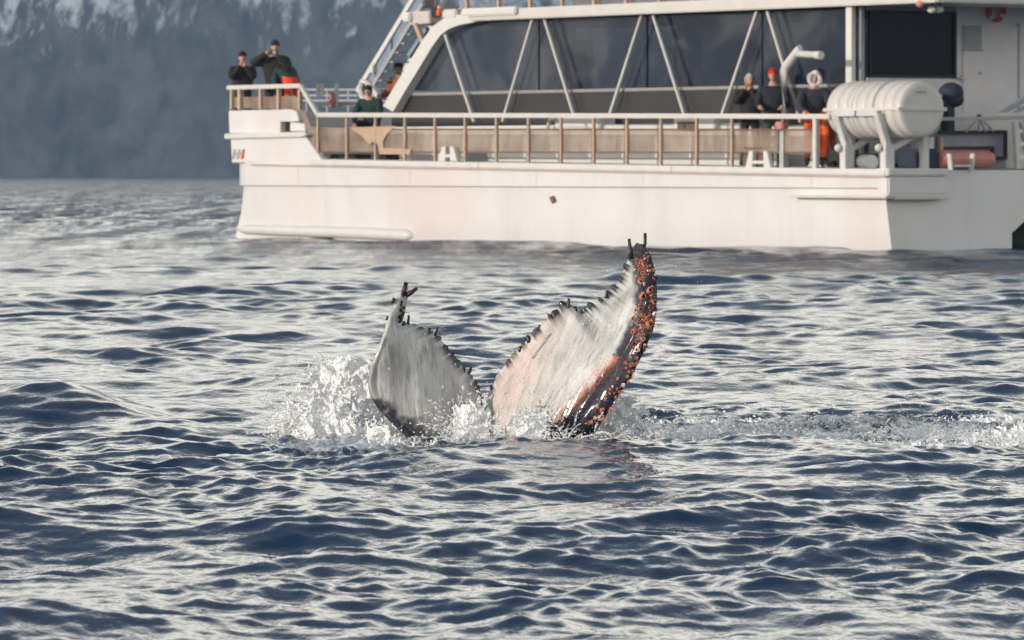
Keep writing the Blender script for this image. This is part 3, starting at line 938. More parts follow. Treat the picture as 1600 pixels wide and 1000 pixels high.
MB().bar(BP(0.24, -0.03, 2.43), BP(0.85, -0.03, 2.43), 0.05, 0.035).build('cradle_bar', CR, F, 0.008)
MB().bar(BP(0.89, -0.03, 2.43), BP(1.50, -0.03, 2.43), 0.05, 0.035).build('cradle_bar', CR, F, 0.008)

# --- stern deck gear
for x, c in ((1442, 'post'), (1454, 'white'), (1470, 'post')):
    MB().bar(PU(x, 214, 0.5), PU(x, 268, 0.5), 0.045 if c == 'white' else 0.03).build('stern_post', M[c], F)
MB().pbox(1400, 232, 1436, 266, 0.9, 0.5).build('stowed_cover', M['navy'], F, 0.06)
MB().tube([PU(1347, 253, 1.4), PU(1362, 253, 1.0)], 0.13, 14).build('winch_drum', M['steel'], F)
MB().pbox(1338, 240, 1366, 264, 1.0, 0.4).build('winch_housing', M['dark'], F, 0.03)
MB().tube([PW(1310, 205, 0.3), PW(1312, 240, 0.3), PW(1316, 250, 0.3), PW(1328, 252, 0.3)], 0.03, 8).build('hose', M['hem'], F, 0, True)
# black framed gate across the stern and the grey boards behind it
UG = 0.75
mb = MB()
def ubar(p, q, r): mb.bar(PU(*p, UG), PU(*q, UG), r, r)
ubar((1468, 207), (1571, 206), 0.032); ubar((1468, 232), (1552, 231), 0.032); ubar((1571, 205), (1571, 247), 0.028); ubar((1551, 231), (1551, 247), 0.025); ubar((1549, 247), (1573, 247), 0.03)
mb.build('stern_gate_frame', M['black'], F)
w0, z0 = WZ(1466, 250, UG + 0.08); w1, z1 = WZ(1572, 206, UG + 0.08)
MB().box(UG + 0.08, UG + 0.12, w0, w1, gun(0), z1).build('stern_gate_board', plain('violet_grey_board', (0.33, 0.31, 0.36), 0.6), F)
MB().box(UG + 0.3, UG + 0.9, w0, 4.2, gun(0), z1 + 0.35).build('stern_locker', M['cream'], F, 0.03)
hub = PU(1530, 183, 0.7)
MB().ball(hub, 0.055).build('tripod_hub', M['dark'], F, 0, True)
for x, y in ((1509, 206), (1530, 206), (1540, 206), (1552, 205)):
    MB().bar(hub, PU(x, y, 0.7), 0.014).build('tripod_leg', M['grey'], F)
# faded red drum lashed down with white straps
t = MB().tube([PU(1466, 249, 0.32), PU(1470, 249, 0.32), PU(1542, 249, 0.32), PU(1549, 248, 0.32)], [0.13, 0.165, 0.165, 0.12], 16).build('stern_drum', M['pink'], F, 0)
for x, s in ((1486, -1), (1517, 1)):
    MB().bar(PU(x, 268, 0.12), PU(x + s * 3, 240, 0.12), 0.055, 0.02).build('drum_cradle', M['white'], F, 0.006)
MB().bar(PU(1490, 259, 0.12), PU(1516, 259, 0.12), 0.03, 0.02).build('drum_cradle', M['white'], F)
mb = MB()
mb.bar(PU(1590, 268, 0.4), PU(1586, 190, 0.4), 0.05); mb.bar(PU(1612, 268, 0.4), PU(1598, 190, 0.4), 0.06); mb.build('ladder_rail', M['white'], F, 0.01)
for y in (205, 225, 245):
    MB().bar(PU(1588, y, 0.4), PU(1606, y, 0.4), 0.035).build('ladder_rung', M['steel'], F)

# --- separate things carried on board
def build_raft():
    e = empty('life_raft', BP(0.8, 0.55, 2.0), 'ribbed white life raft canister lying in its cradle at the stern', 'life raft')
    c = lambda u: BP(u, 0.55, 2.50)
    prof = []
    u = -0.25
    prof += [(-0.275, 0.40), (-0.27, 0.46), (-0.25, 0.495), (-0.22, 0.51), (-0.12, 0.51), (-0.105, 0.47)]
    for k in range(7):
        a = -0.06 + k * 0.265
        prof += [(a, 0.462), (a + 0.012, 0.500), (a + 0.05, 0.516), (a + 0.12, 0.522), (a + 0.19, 0.514), (a + 0.222, 0.498), (a + 0.232, 0.462)]
    prof += [(1.84, 0.50), (1.89, 0.48), (1.93, 0.42), (1.95, 0.3)]
    bm = bmesh.new(); n = 48; rings = []
    for uu, r in prof:
        rings.append([bm.verts.new(c(uu) + INB * math.cos(2 * math.pi * j / n) * r + Vector((0, 0, math.sin(2 * math.pi * j / n) * r))) for j in range(n)])
    for a, b in zip(rings[:-1], rings[1:]):
        for j in range(n):
            bm.faces.new([a[j], a[(j + 1) % n], b[(j + 1) % n], b[j]])
    bm.faces.new(rings[0]); bm.faces.new(rings[-1][::-1])
    bmesh.ops.recalc_face_normals(bm, faces=bm.faces)
    me = bpy.data.meshes.new('raft_shell'); bm.to_mesh(me); bm.free()
    for p in me.polygons: p.use_smooth = len(p.vertices) == 4
    sh = link_mesh('raft_shell', me, M['cream'], e)
    mb = MB()
    mb.box(-0.30, 1.93, 0.55 - 0.545, 0.55 - 0.49, 2.47, 2.53); mb.box(-0.30, 1.93, 0.55 + 0.49, 0.55 + 0.545, 2.47, 2.53)
    mb.box(-0.305, -0.27, 0.55 - 0.545, 0.55 + 0.545, 2.465, 2.535)
    mb.build('seam_flange', M['cream'], e, 0.012)
    for k, uu in enumerate((0.50, 1.10)):
        mb = MB(); mb.ring(c(uu), INB, Vector((0, 0, 1)), 0.515, 0.014, 40, 6); mb.build('lashing_strap', M['grey'], e, 0, True)
    w0, z0 = WZ(1431, 146, -0.28); w1, z1 = WZ(1447, 142, -0.28)
    MB().box(-0.282, -0.271, w0, w1, z0, z1).build('maker_mark', M['grey'], e)
    MB().ball(PU(1470, 150, 0.4), 0.03).build('release_pin', M['steel'], e)
build_raft()

def build_ringbuoy(c, Rr, label):
    e = empty('lifebuoy', c, label, 'lifebuoy')
    mb = MB(); mb.ring(c, INB, Vector((0, 0, 1)), Rr, 0.05, 28, 8); mb.build('ring', M['red'], e, 0, True)
    for k in range(4):
        a = math.pi / 4 + k * math.pi / 2
        d = INB * math.cos(a) + Vector((0, 0, 1)) * math.sin(a); tt = -INB * math.sin(a) + Vector((0, 0, 1)) * math.cos(a)
        MB().tube([c + d * Rr - tt * 0.035, c + d * Rr + tt * 0.035], 0.056, 8).build('band', M['cream'], e)
build_ringbuoy(PU(1557, 16, UB - 0.08), 0.17, 'red lifebuoy hanging high on the shaded aft bulkhead above the door')
def build_orange_buoy():
    c = PW(686, 20, 0.95)
    e = empty('float_light', c, 'small orange float light clipped to the front end of the roof edge', 'float light')
    MB().tube([c - Vector((0, 0, 0.07)), c, c + Vector((0, 0, 0.06)), c + Vector((0, 0, 0.09))], [0.05, 0.06, 0.05, 0.02], 10).build('float', M['orange'], e, 0, True)
    MB().tube([c + Vector((0, 0, 0.09)), c + Vector((0, 0, 0.14))], [0.03, 0.02], 8).build('lamp', M['cream'], e)
build_orange_buoy()
def build_outboard():
    c = PU(1486, 145, 0.9)
    e = empty('outboard_motor', c, 'navy covered outboard motor standing on a bracket behind the life raft canister', 'outboard motor')
    mb = MB(); mb.ball(c, 0.20, 3, (1.15, 1.2, 0.95)); mb.ball(c + Vector((0.06, 0, -0.12)), 0.16, 3, (1.1, 1.2, 0.9)); mb.build('cowl', M['navy'], e, 0, True)
    MB().bar(c - Vector((0.06, 0, 0.15)), c - Vector((0.06, 0, 0.75)), 0.11, 0.09).build('leg', M['black'], e, 0.02)
    MB().bar(c + Vector((-0.16, 0, 0.14)), c + Vector((0.04, 0, 0.16)), 0.02).build('stripe', M['pink'], e)
build_outboard()
# ------------------------------------------------------------------ people
SKIN = plain('skin', (0.55, 0.30, 0.21), 0.55, 0.08, 8)
def cloth(name, c):
    m = NT(name, 0.85, c)
    n = m.noise(9, 4, 0.6, m.coords((1, 1, 0.6)))
    m.color(m.mix(m.rng(n, 0.3, 0.7), tuple(x * 0.6 for x in c), tuple(min(1, x * 1.25) for x in c)))
    m.bump(m.noise(14, 3, 0.6, m.coords((1, 1, 0.5))), 0.5, 0.02)
    return m.m
EYE_M = plain('eye_dark', (0.02, 0.015, 0.012), 0.3)

def person(feet, face, label, height=1.75, jacket=(0.012, 0.012, 0.014), trousers=(0.02, 0.02, 0.03), hat=None, hatkind='beanie',
           arms='rest', lean=0.0, camera=False, turn=0.0, boots=(0.015, 0.015, 0.015), legs='stand'):
    """one continuous skinned body, feet at `feet`, looking along `face` (angle from +x). arms: dict or preset"""
    s = height / 1.75
    e = empty('person', feet, label, 'person', 'people on the ferry')
    drop = 0.0
    hipz = 0.93
    def up(x, y, z):
        h = z - hipz
        if h <= 0: return Vector((x, y, z))
        return Vector((x, y * math.cos(lean) + h * math.sin(lean), hipz + h * math.cos(lean) - y * math.sin(lean)))
    J = {}
    J['pelvis'] = Vector((0, 0, hipz)); J['belly'] = up(0, 0.0, 1.10); J['chest'] = up(0, 0.0, 1.30); J['neckb'] = up(0, -0.01, 1.45)
    J['neck'] = up(0, 0.01, 1.53); J['head'] = up(0, 0.02, 1.60)
    R0 = {'pelvis': (0.165, 0.125), 'belly': (0.205, 0.155), 'chest': (0.235, 0.16), 'neckb': (0.135, 0.11), 'neck': (0.055, 0.055), 'head': (0.06, 0.06)}
    E = [('pelvis', 'belly'), ('belly', 'chest'), ('chest', 'neckb'), ('neckb', 'neck'), ('neck', 'head')]
    presets = {
        'rest':   {'l': ((-0.27, 0.10, 1.12), (-0.20, 0.36, 1.07)), 'r': ((0.27, 0.10, 1.12), (0.20, 0.36, 1.07))},
        'down':   {'l': ((-0.27, -0.02, 1.12), (-0.26, 0.08, 0.86)), 'r': ((0.27, -0.02, 1.12), (0.26, 0.08, 0.86))},
        'photo':  {'l': ((-0.34, 0.16, 1.30), (-0.10, 0.24, 1.53)), 'r': ((0.30, 0.18, 1.24), (0.09, 0.24, 1.50))},
        'photo_wide': {'l': ((-0.26, 0.20, 1.20), (-0.04, 0.22, 1.50)), 'r': ((0.46, 0.12, 1.34), (0.16, 0.24, 1.54))},
        'chin':   {'l': ((-0.24, 0.22, 1.22), (-0.05, 0.21, 1.49)), 'r': ((0.24, 0.22, 1.22), (0.05, 0.21, 1.49))},
        'lean':   {'l': ((-0.30, 0.22, 1.14), (-0.26, 0.42, 1.02)), 'r': ((0.30, 0.22, 1.14), (0.22, 0.42, 1.02))},
    }
    ar = presets[arms]
    for side, sx in (('l', -1), ('r', 1)):
        J['sh' + side] = up(sx * 0.22, 0.0, 1.40)
        el, ha = ar[side]
        J['el' + side] = up(*el); J['wr' + side] = up(*ha)
        R0['sh' + side] = (0.108, 0.108); R0['el' + side] = (0.084, 0.084); R0['wr' + side] = (0.048, 0.048)
        d = (J['wr' + side] - J['el' + side]).normalized()
        J['pa' + side] = J['wr' + side] + d * 0.07
        R0['pa' + side] = (0.042, 0.026)
        E += [('chest', 'sh' + side), ('sh' + side, 'el' + side), ('el' + side, 'wr' + side), ('wr' + side, 'pa' + side)]
        if legs == 'stand':
            J['hp' + side] = Vector((sx * 0.10, 0, 0.86)); J['kn' + side] = Vector((sx * 0.12, 0.03, 0.49)); J['an' + side] = Vector((sx * 0.13, -0.02, 0.09)); J['to' + side] = Vector((sx * 0.15, 0.15, 0.045))
        else:                                      # crouching
            J['hp' + side] = Vector((sx * 0.11, 0.03, 0.90)); J['kn' + side] = Vector((sx * 0.20, 0.42, 0.95)); J['an' + side] = Vector((sx * 0.18, 0.10, 0.60)); J['to' + side] = Vector((sx * 0.20, 0.27, 0.555))
            drop = 0.51
        R0['hp' + side] = (0.105, 0.105); R0['kn' + side] = (0.075, 0.075); R0['an' + side] = (0.055, 0.055); R0['to' + side] = (0.05, 0.04)
        E += [('pelvis', 'hp' + side), ('hp' + side, 'kn' + side), ('kn' + side, 'an' + side), ('an' + side, 'to' + side)]
    names = list(J)
    me = bpy.data.meshes.new('skeleton')
    me.from_pydata([J[k] for k in names], [(names.index(a), names.index(b)) for a, b in E], [])
    o = bpy.data.objects.new('skeleton', me); COL.objects.link(o)
    md = o.modifiers.new('skin', 'SKIN'); md.use_smooth_shade = True
    sv = me.skin_vertices[0].data
    for i, k in enumerate(names):
        sv[i].radius = R0[k]
        sv[i].use_root = (k == 'pelvis')
    sb = o.modifiers.new('sub', 'SUBSURF'); sb.levels = 1; sb.render_levels = 1
    dg = bpy.context.evaluated_depsgraph_get()
    bm = bmesh.new(); bm.from_mesh(o.evaluated_get(dg).to_mesh())
    bpy.data.objects.remove(o); bpy.data.meshes.remove(me)
    # which cloth each face wears: by the nearest bone
    seg = [(J[a], J[b], a, b) for a, b in E]
    def wear(c):
        best = None
        for a, b, na, nb in seg:
            ab = b - a; t = max(0, min(1, (c - a).dot(ab) / ab.length_squared))
            d = (a + ab * t - c).length
            if best is None or d < best[0]: best = (d, na, nb, t)
        _, na, nb, t = best
        if nb in ('neck', 'head') : return 3 if (nb == 'head' or t > 0.5) else 0
        if nb.startswith('pa'): return 3
        if na.startswith('an') : return 2
        if nb.startswith('an') and t > 0.75: return 2
        if na in ('pelvis',) and nb.startswith('hp') or nb.startswith('kn') or nb.startswith('an') or na.startswith('hp'): return 1
        return 0
    for f in bm.faces:
        f.material_index = wear(f.calc_center_median()); f.smooth = True
    # head: egg with brow, nose, chin and ears, joined to the body
    hc = J['head'] + Vector((0, 0.015, 0.055))
    tq = Quaternion((0, 0, 1), turn)
    def add_ball(c, r, sc, mi, sub=2, shape=None):
        ret = bmesh.ops.create_icosphere(bm, subdivisions=sub, radius=1)
        for v in ret['verts']:
            p = Vector((v.co.x * sc[0], v.co.y * sc[1], v.co.z * sc[2]))
            if shape: p = shape(p)
            v.co = hc + tq @ (p * r + Vector(c))
        for f in {f for v in ret['verts'] for f in v.link_faces}:
            f.material_index = mi; f.smooth = True
    def skull(p):
        if p.z < 0: p = Vector((p.x * (1 + 0.28 * p.z), p.y * (1 + 0.12 * p.z) + 0.08 * -p.z, p.z))
        return p
    add_ball((0, 0, 0), 0.115, (0.68, 0.84, 1.0), 3, 3, skull)
    add_ball((0, 0.103, -0.012), 0.018, (0.75, 1.0, 1.5), 3)
    for sx in (-1, 1):
        add_ball((sx * 0.033, 0.088, 0.014), 0.011, (1.3, 0.7, 0.8), 4, 1)
        add_ball((sx * 0.080, 0.0, -0.005), 0.024, (0.35, 0.8, 1.2), 3, 1)
    add_ball((0, 0.086, -0.055), 0.022, (1.2, 0.45, 0.35), 5, 1)
    # five fingers on each hand
    for side, sx in (('l', -1), ('r', 1)):
        d = (J['pa' + side] - J['wr' + side]).normalized()
        acr = d.cross(Vector((0, 0, 1)))
        if acr.length < 0.1: acr = Vector((1, 0, 0))
        acr.normalize(); nrm = acr.cross(d)
        for k in range(5):
            if k < 4:
                b0 = J['pa' + side] + acr * (k - 1.5) * 0.021 - d * 0.01; ln = (0.062, 0.075, 0.070, 0.052)[k]; dd = d
            else:
                b0 = J['wr' + side] + d * 0.035 - acr * sx * 0.030; ln = 0.05; dd = (d * 0.7 - acr * sx * 0.7).normalized()
            pts = [b0, b0 + dd * ln * 0.5 - nrm * 0.006, b0 + dd * ln - nrm * 0.022]
            prev = None
            for q, r in zip(pts, (0.0105, 0.0095, 0.006)):
                ring = [bm.verts.new(q + acr * math.cos(a) * r + nrm * math.sin(a) * r) for a in (0, 1.57, 3.14, 4.71)]
                if prev:
                    for i in range(4):
                        f = bm.faces.new([prev[i], prev[(i + 1) % 4], ring[(i + 1) % 4], ring[i]]); f.material_index = 3; f.smooth = True
                prev = ring
            f = bm.faces.new(prev); f.material_index = 3
    mats = [cloth('jacket_cloth', jacket), cloth('trouser_cloth', trousers), cloth('boot_leather', boots), SKIN, EYE_M, M['pink']]
    rot = Matrix.Rotation(face - math.pi / 2, 4, 'Z')
    mat = Matrix.Translation(feet) @ rot @ Matrix.Scale(s, 4) @ Matrix.Translation((0, 0, -drop))
    def finish(bmx, name, mt, parent):
        bmesh.ops.recalc_face_normals(bmx, faces=bmx.faces)
        bmx.transform(mat)
        mm = bpy.data.meshes.new(name); bmx.to_mesh(mm); bmx.free()
        if isinstance(mt, list):
            for q in mt: mm.materials.append(q)
            return link_mesh(name, mm, None, parent)
        return link_mesh(name, mm, mt, parent)
    def part_ball(name, spec, mt):
        b2 = bmesh.new()
        for c, r, sc, cut in spec:
            ret = bmesh.ops.create_icosphere(b2, subdivisions=3, radius=1)
            kill = []
            for v in ret['verts']:
                q = Vector((v.co.x * sc[0], v.co.y * sc[1], v.co.z * sc[2])) * r + Vector(c)
                v.co = hc + tq @ q
                if cut and cut(q): kill.append(v)
            if kill: bmesh.ops.delete(b2, geom=kill, context='VERTS')
        for f in b2.faces: f.smooth = True
        return finish(b2, name, mt, e)
    body = finish(bm, 'body', mats, e)
    if hat is not None:
        hm = cloth('hat_cloth', hat)
        if hatkind == 'beanie':
            part_ball('beanie', [((0, -0.008, 0.030), 0.122, (0.76, 0.90, 0.95), lambda q: q.z < 0.028 - 0.25 * (q.y < 0.02) * min(1, (0.02 - q.y) * 6))], hm)
        elif hatkind == 'hair':
            part_ball('hair', [((0, -0.014, 0.010), 0.126, (0.78, 0.90, 1.02), lambda q: q.y > 0.045 and q.z < 0.065)], hm)
        elif hatkind == 'fur':
            b2 = bmesh.new(); n, mseg = 26, 8
            g = []
            for i in range(n):
                a = 2 * math.pi * i / n
                rr = 0.044 * (1 + 0.25 * math.sin(i * 7.3))
                dd = Vector((math.cos(a), 0, math.sin(a)))
                g.append([b2.verts.new(hc + tq @ (Vector((0, 0.06, 0.0)) + Vector((dd.x * 0.098, 0, dd.z * 0.122)) + dd * rr * math.cos(t) + Vector((0, 1, 0)) * rr * math.sin(t)))
                          for t in [2 * math.pi * k / mseg for k in range(mseg)]])
            for i in range(n):
                for k in range(mseg):
                    b2.faces.new([g[i][k], g[(i + 1) % n][k], g[(i + 1) % n][(k + 1) % mseg], g[i][(k + 1) % mseg]])
            finish(b2, 'fur_trim', hm, e)
            part_ball('hood', [((0, -0.02, 0.0), 0.15, (0.85, 0.95, 1.05), lambda q: q.y > 0.05)], mats[0])
    if camera:
        c = (J['wrl'] + J['wrr']) / 2 + Vector((0, 0.10, 0.03))
        c = Vector((c.x * 0.3, c.y, c.z))
        p = mat @ c
        k = empty('camera', p, camera, 'camera')
        b2 = bmesh.new(); bmesh.ops.create_cube(b2, size=1)
        for v in b2.verts: v.co = c + Vector((v.co.x * 0.14, v.co.y * 0.06, v.co.z * 0.10))
        finish(b2, 'camera_body', M['black'], k)
        b2 = bmesh.new(); bmesh.ops.create_cone(b2, cap_ends=True, segments=14, radius1=0.037, radius2=0.042, depth=0.10)
        b2.transform(Matrix.Translation(c + Vector((0, 0.075, 0))) @ Matrix.Rotation(-math.pi / 2, 4, 'X'))
        finish(b2, 'lens', M['grey'], k)
    return e

def deck_spot(px, w, z):
    """where on the deck plane w, at height z, the photo column px stands"""
    u, _ = UZ(px, 200, w)
    return BP(u, w, z)
CAMDIR = lambda p: math.atan2(-p.y, -p.x)
zb = 2.145
p = deck_spot(379, 0.55, zb); person(p, CAMDIR(p), 'person in a black jacket and dark cap standing at the tip of the bow', 1.74, (0.020, 0.014, 0.013), (0.015, 0.015, 0.03), (0.012, 0.010, 0.016), arms='chin')
p = deck_spot(430, 0.60, zb + 0.02); person(p, CAMDIR(p), 'tall person in dark jacket raising a camera, elbow out, on the bow', 1.93, (0.022, 0.019, 0.015), (0.02, 0.015, 0.03), (0.010, 0.010, 0.018), arms='photo_wide', camera='black camera held up to the face of the tall person on the bow')
p = deck_spot(457, 0.75, zb + 0.26); person(p, CAMDIR(p) + math.pi + 0.5, 'person in teal top and bright orange trousers bending down beside the raked bow rail', 1.62, (0.012, 0.040, 0.040), (0.80, 0.07, 0.01), (0.012, 0.012, 0.02), arms='lean', lean=1.0)
zd = lambda q: gun((q - S0).dot(FWD)) + 0.03
p = deck_spot(581, 1.3, 0); p.z = zd(p) + 0.32; person(p, CAMDIR(p) - 0.4, 'person in dark green jacket crouching at the foot of the stair', 1.66, (0.010, 0.040, 0.030), (0.015, 0.015, 0.015), (0.008, 0.008, 0.015), arms='lean', lean=0.25, legs='crouch')
p = deck_spot(624, 2.3, 0); p.z = zd(p) + 0.22; person(p, CAMDIR(p) - 0.9, 'person in rust brown clothes standing half hidden behind the raked front pillar', 1.74, (0.30, 0.09, 0.035), (0.22, 0.10, 0.05), (0.02, 0.015, 0.03), arms='rest')
p = deck_spot(1172, 0.62, 0); p.z = zd(p); person(p, CAMDIR(p) - 0.25, 'grey haired person in black jacket raising hands to the face by the side rail', 1.66, (0.014, 0.012, 0.013), (0.016, 0.014, 0.018), (0.50, 0.47, 0.46), 'hair', arms='chin', turn=0.5)
p = deck_spot(1208, 0.66, 0); p.z = zd(p); person(p, CAMDIR(p) - 0.1, 'person in red beanie and navy jacket leaning at the rail by the davit', 1.75, (0.012, 0.016, 0.030), (0.05, 0.07, 0.06), (0.62, 0.012, 0.02), arms='rest')
p = deck_spot(1272, 0.62, 0); p.z = zd(p); person(p, CAMDIR(p) + 0.1, 'person in pale fur trimmed hood and orange trousers between davit and life raft', 1.68, (0.030, 0.030, 0.045), (0.80, 0.13, 0.015), (0.66, 0.64, 0.63), 'fur', arms='lean')
p = deck_spot(1293, 0.85, 0); p.z = zd(p); person(p, CAMDIR(p) + 1.2, 'person in orange work suit stooping in the gap beside the life raft canister', 1.70, (0.80, 0.14, 0.02), (0.78, 0.12, 0.015), (0.55, 0.30, 0.16), arms='down', lean=1.05)
# ------------------------------------------------------------------ whale: two tail flukes standing out of the water
W0 = at(752, 690, WY)
ST = [  # trailing edge px, depth; leading edge px, depth  (left tip -> notch -> right tip)
 (638, 443, -.02, 632, 444, -.05), (638, 460, -.02, 621, 464, -.07), (634, 482, .0, 612, 484, -.09), (630, 502, .02, 605, 503, -.11),
 (644, 507, .06, 597, 528, -.13), (660, 514, .08, 589, 550, -.14), (676, 521, .10, 581, 572, -.14), (691, 535, .12, 576, 596, -.13),
 (702, 553, .14, 580, 618, -.12), (713, 565, .16, 594, 640, -.11), (726, 579, .18, 613, 660, -.10), (737, 591, .20, 636, 682, -.09),
 (746, 606, .22, 662, 706, -.07), (752, 626, .24, 692, 728, -.03), (751, 645, .26, 722, 748, .02), (753, 664, .27, 760, 770, .06),
 (757, 640, .26, 805, 765, .02), (763, 617, .24, 838, 748, -.03), (776, 590, .22, 868, 728, -.08), (795, 565, .20, 893, 710, -.11),
 (812, 545, .18, 913, 692, -.14), (832, 525, .16, 929, 672, -.16), (852, 503, .14, 944, 650, -.18), (870, 488, .13, 958, 627, -.20),
 (884, 474, .12, 972, 606, -.21), (898, 482, .11, 984, 588, -.22), (912, 485, .10, 993, 570, -.22), (926, 478, .08, 1003, 550, -.22),
 (941, 467, .06, 1012, 530, -.22), (956, 455, .04, 1021, 505, -.21), (966, 440, .02, 1024, 478, -.20), (974, 424, .0, 1025, 450, -.18),
 (981, 406, -.02, 1022, 424, -.16), (986, 392, -.04, 1017, 402, -.14), (994, 379, -.06, 1006, 382, -.10),
]
def build_whale():
    st = np.array(ST, dtype=float)
    n0 = len(st)
    N, K = 420, 64
    s = np.linspace(0, n0 - 1, N)
    i = np.clip(s.astype(int), 0, n0 - 2); t = (s - i)[:, None]
    p0 = st[np.clip(i - 1, 0, n0 - 1)]; p1 = st[i]; p2 = st[i + 1]; p3 = st[np.clip(i + 2, 0, n0 - 1)]
    S = 0.5 * (2 * p1 + (p2 - p0) * t + (2 * p0 - 5 * p1 + 4 * p2 - p3) * t * t + (3 * p1 - p0 - 3 * p2 + p3) * t ** 3)
    S = 0.6 * S + 0.4 * (p1 * (1 - t) + p2 * t)
    right = s > 15.2
    # ragged trailing edge: irregular teeth
    rg = np.random.default_rng(3)
    tooth = np.zeros(N); knob = np.zeros(N)
    pos = 3.2
    while pos < 33:
        if not (14.6 < pos < 16.6):
            w = rg.uniform(0.10, 0.42); h = rg.uniform(2, 8) * (1.0 if pos < 15 or pos > 20 else 0.55)
            if 23.5 < pos < 29: h *= 1.2
            d = (s - pos)
            prof = np.clip(1 - np.abs(d) / w, 0, 1) ** 0.6
            tooth = np.maximum(tooth, prof * h); knob = np.maximum(knob, (prof > 0.25) * min(1, h / 5))
        pos += rg.uniform(0.22, 1.25)
    c = (np.linspace(0, 1, K) ** 1.15)
    Tx, Ty, Tz, Lx, Ly, Lz = S.T
    dx, dy = Tx - Lx, Ty - Ly
    ln = np.hypot(dx, dy) + 1e-6
    out_x = np.where(right, -0.55, 0.35); out_y = -0.85
    C = c[None, :]
    PX = Tx[:, None] * (1 - C) + Lx[:, None] * C
    PY = Ty[:, None] * (1 - C) + Ly[:, None] * C
    near = np.exp(-C * ln[:, None] / 14.0)
    PX = PX + (tooth * out_x)[:, None] * near; PY = PY + (tooth * out_y) [:, None] * near
    D = Tz[:, None] * (1 - C) + Lz[:, None] * C
    # gentle camber of each lobe, plus the swollen leading edge band
    chord_px = ln[:, None]
    edge = (1 - C) * chord_px                    # photo px from the leading edge (1 px = 3.3 mm)
    tipk = np.clip(np.minimum(s, n0 - 1 - s) / 4.0, 0.12, 1)[:, None]
    D = D - 0.05 * np.sin(np.pi * C) * tipk
    mpx = 29.3 / FPX
    bandw = np.where(right, 40.0, 10.0)[:, None]
    band = np.clip(1 - edge / bandw, 0, 1)
    D = D - np.where(right, 0.045, 0.012)[:, None] * np.sqrt(np.clip(1 - (2 * np.clip(edge / bandw, 0, 1) - 0.9) ** 2, 0, 1)) * (edge < bandw) * tipk
    # creases running from the trailing edge down the lobe
    al = np.where(right[:, None], PX + 0.45 * (PY - 600), PX - 0.10 * (PY - 600))
    D = D + 0.022 * (fbm(al / 16.0, PY / 130.0, 4) - 0.5) * np.clip(C * 6, 0, 1) + 0.030 * (fbm(al / 60 + 5, PY / 160.0, 2) - 0.5)
    D = D + 0.005 * np.sin(al / 5.5 + 3 * fbm(al / 40, PY / 90, 2)) * np.exp(-C * chord_px / 22.0)
    th = 0.004 + 0.040 * np.sin(np.pi * np.clip(C, 0, 1) ** 1.4) * tipk + 0.018 * C * tipk
    cs, sn = math.cos(PITCH), math.sin(PITCH)
    def world(px, py, Y):
        x = (px - 800.0) / FPX; v = (500.0 - py) / FPX
        dyv = cs + v * sn; dzv = -sn + v * cs
        return np.stack([x / dyv * WY, np.broadcast_to(Y, px.shape), EYE + dzv / dyv * WY], -1)
    front = world(PX, PY, WY + D - th * 0.5)
    back = world(PX, PY, WY + D + th * 0.9)
    nf = N * K
    verts = np.concatenate([front.reshape(-1, 3), back.reshape(-1, 3)])
    f1 = grid_faces(N, K); f2 = grid_faces(N, K)[:, ::-1] + nf
    def strip(idx):
        a, b = idx[:-1], idx[1:]
        return np.stack([b, a, a + nf, b + nf], -1)
    e1 = np.arange(N) * K; e2 = np.arange(N) * K + K - 1
    faces = np.concatenate([f1, f2, strip(e1), strip(e2)[:, ::-1], strip(np.arange(K))[:, ::-1], strip((N - 1) * K + np.arange(K))])
    # tail stock going down and away under the water, same mesh
    m = 24; segs = 14; tv = []
    cpt = at(745, 742, WY)
    for k in range(segs):
        q = k / (segs - 1)
        cen = Vector((cpt.x + 0.02, WY + 0.12 + 2.2 * q, cpt.z - 0.06 - 0.55 * q))
        rx, rz = 0.14 + 0.26 * q, 0.10 + 0.22 * q
        for a in range(m):
            an = 2 * math.pi * a / m
            tv.append((cen.x + rx * math.cos(an), cen.y, cen.z - 0.12 + rz * math.sin(an)))
    base = len(verts)
    verts = np.concatenate([verts, np.array(tv)])
    faces = np.concatenate([faces, grid_faces(segs, m, True) + base])
    me = np_mesh('whale', verts, faces, True)
    z = np.zeros(len(tv))
    dark = np.zeros((N, K))
    # dark skin: right leading edge below the barnacles, left lobe's foot
    rightm = right[:, None] & (s[:, None] > 16.5)
    nz = fbm(PX / 14, PY / 14, 4) - 0.5
    bw = np.where(PY > 540, 36 + 22 * np.clip((PY - 540) / 130, 0, 1), 36.0)
    dR = np.clip((bw + 14 * nz - edge * 0.86) / 7.0, 0, 1) * rightm
    foot = 612 + 0.62 * (PX - 585)
    dL = np.clip((PY - foot - 50 * nz + 3) / 24.0, 0, 0.95) * (~right[:, None]) * (PX < 728)
    orange = np.clip(1 - np.abs(edge * 0.86 - bw - 6 * nz + 2) / 13.0, 0, 1) * rightm * (PY > 555) * (PY < 680)
    knobm = (knob[:, None] * np.exp(-(C * chord_px / 9.0) ** 2))
    dark = np.maximum(dR, dL)
    pink_sun = np.exp(-((PX - 800 - 0.45 * (600 - PY)) / 38.0) ** 2) * rightm * np.clip((680 - PY) / 60, 0, 1) * np.clip((PY - 470) / 60, 0, 1)  # pink sunlight on the right lobe, painted as a skin tint
    crack = np.exp(-((PX - 848 + (PY - 540) * 0.72) / 1.8) ** 2) * (PY > 522) * (PY < 562) * rightm
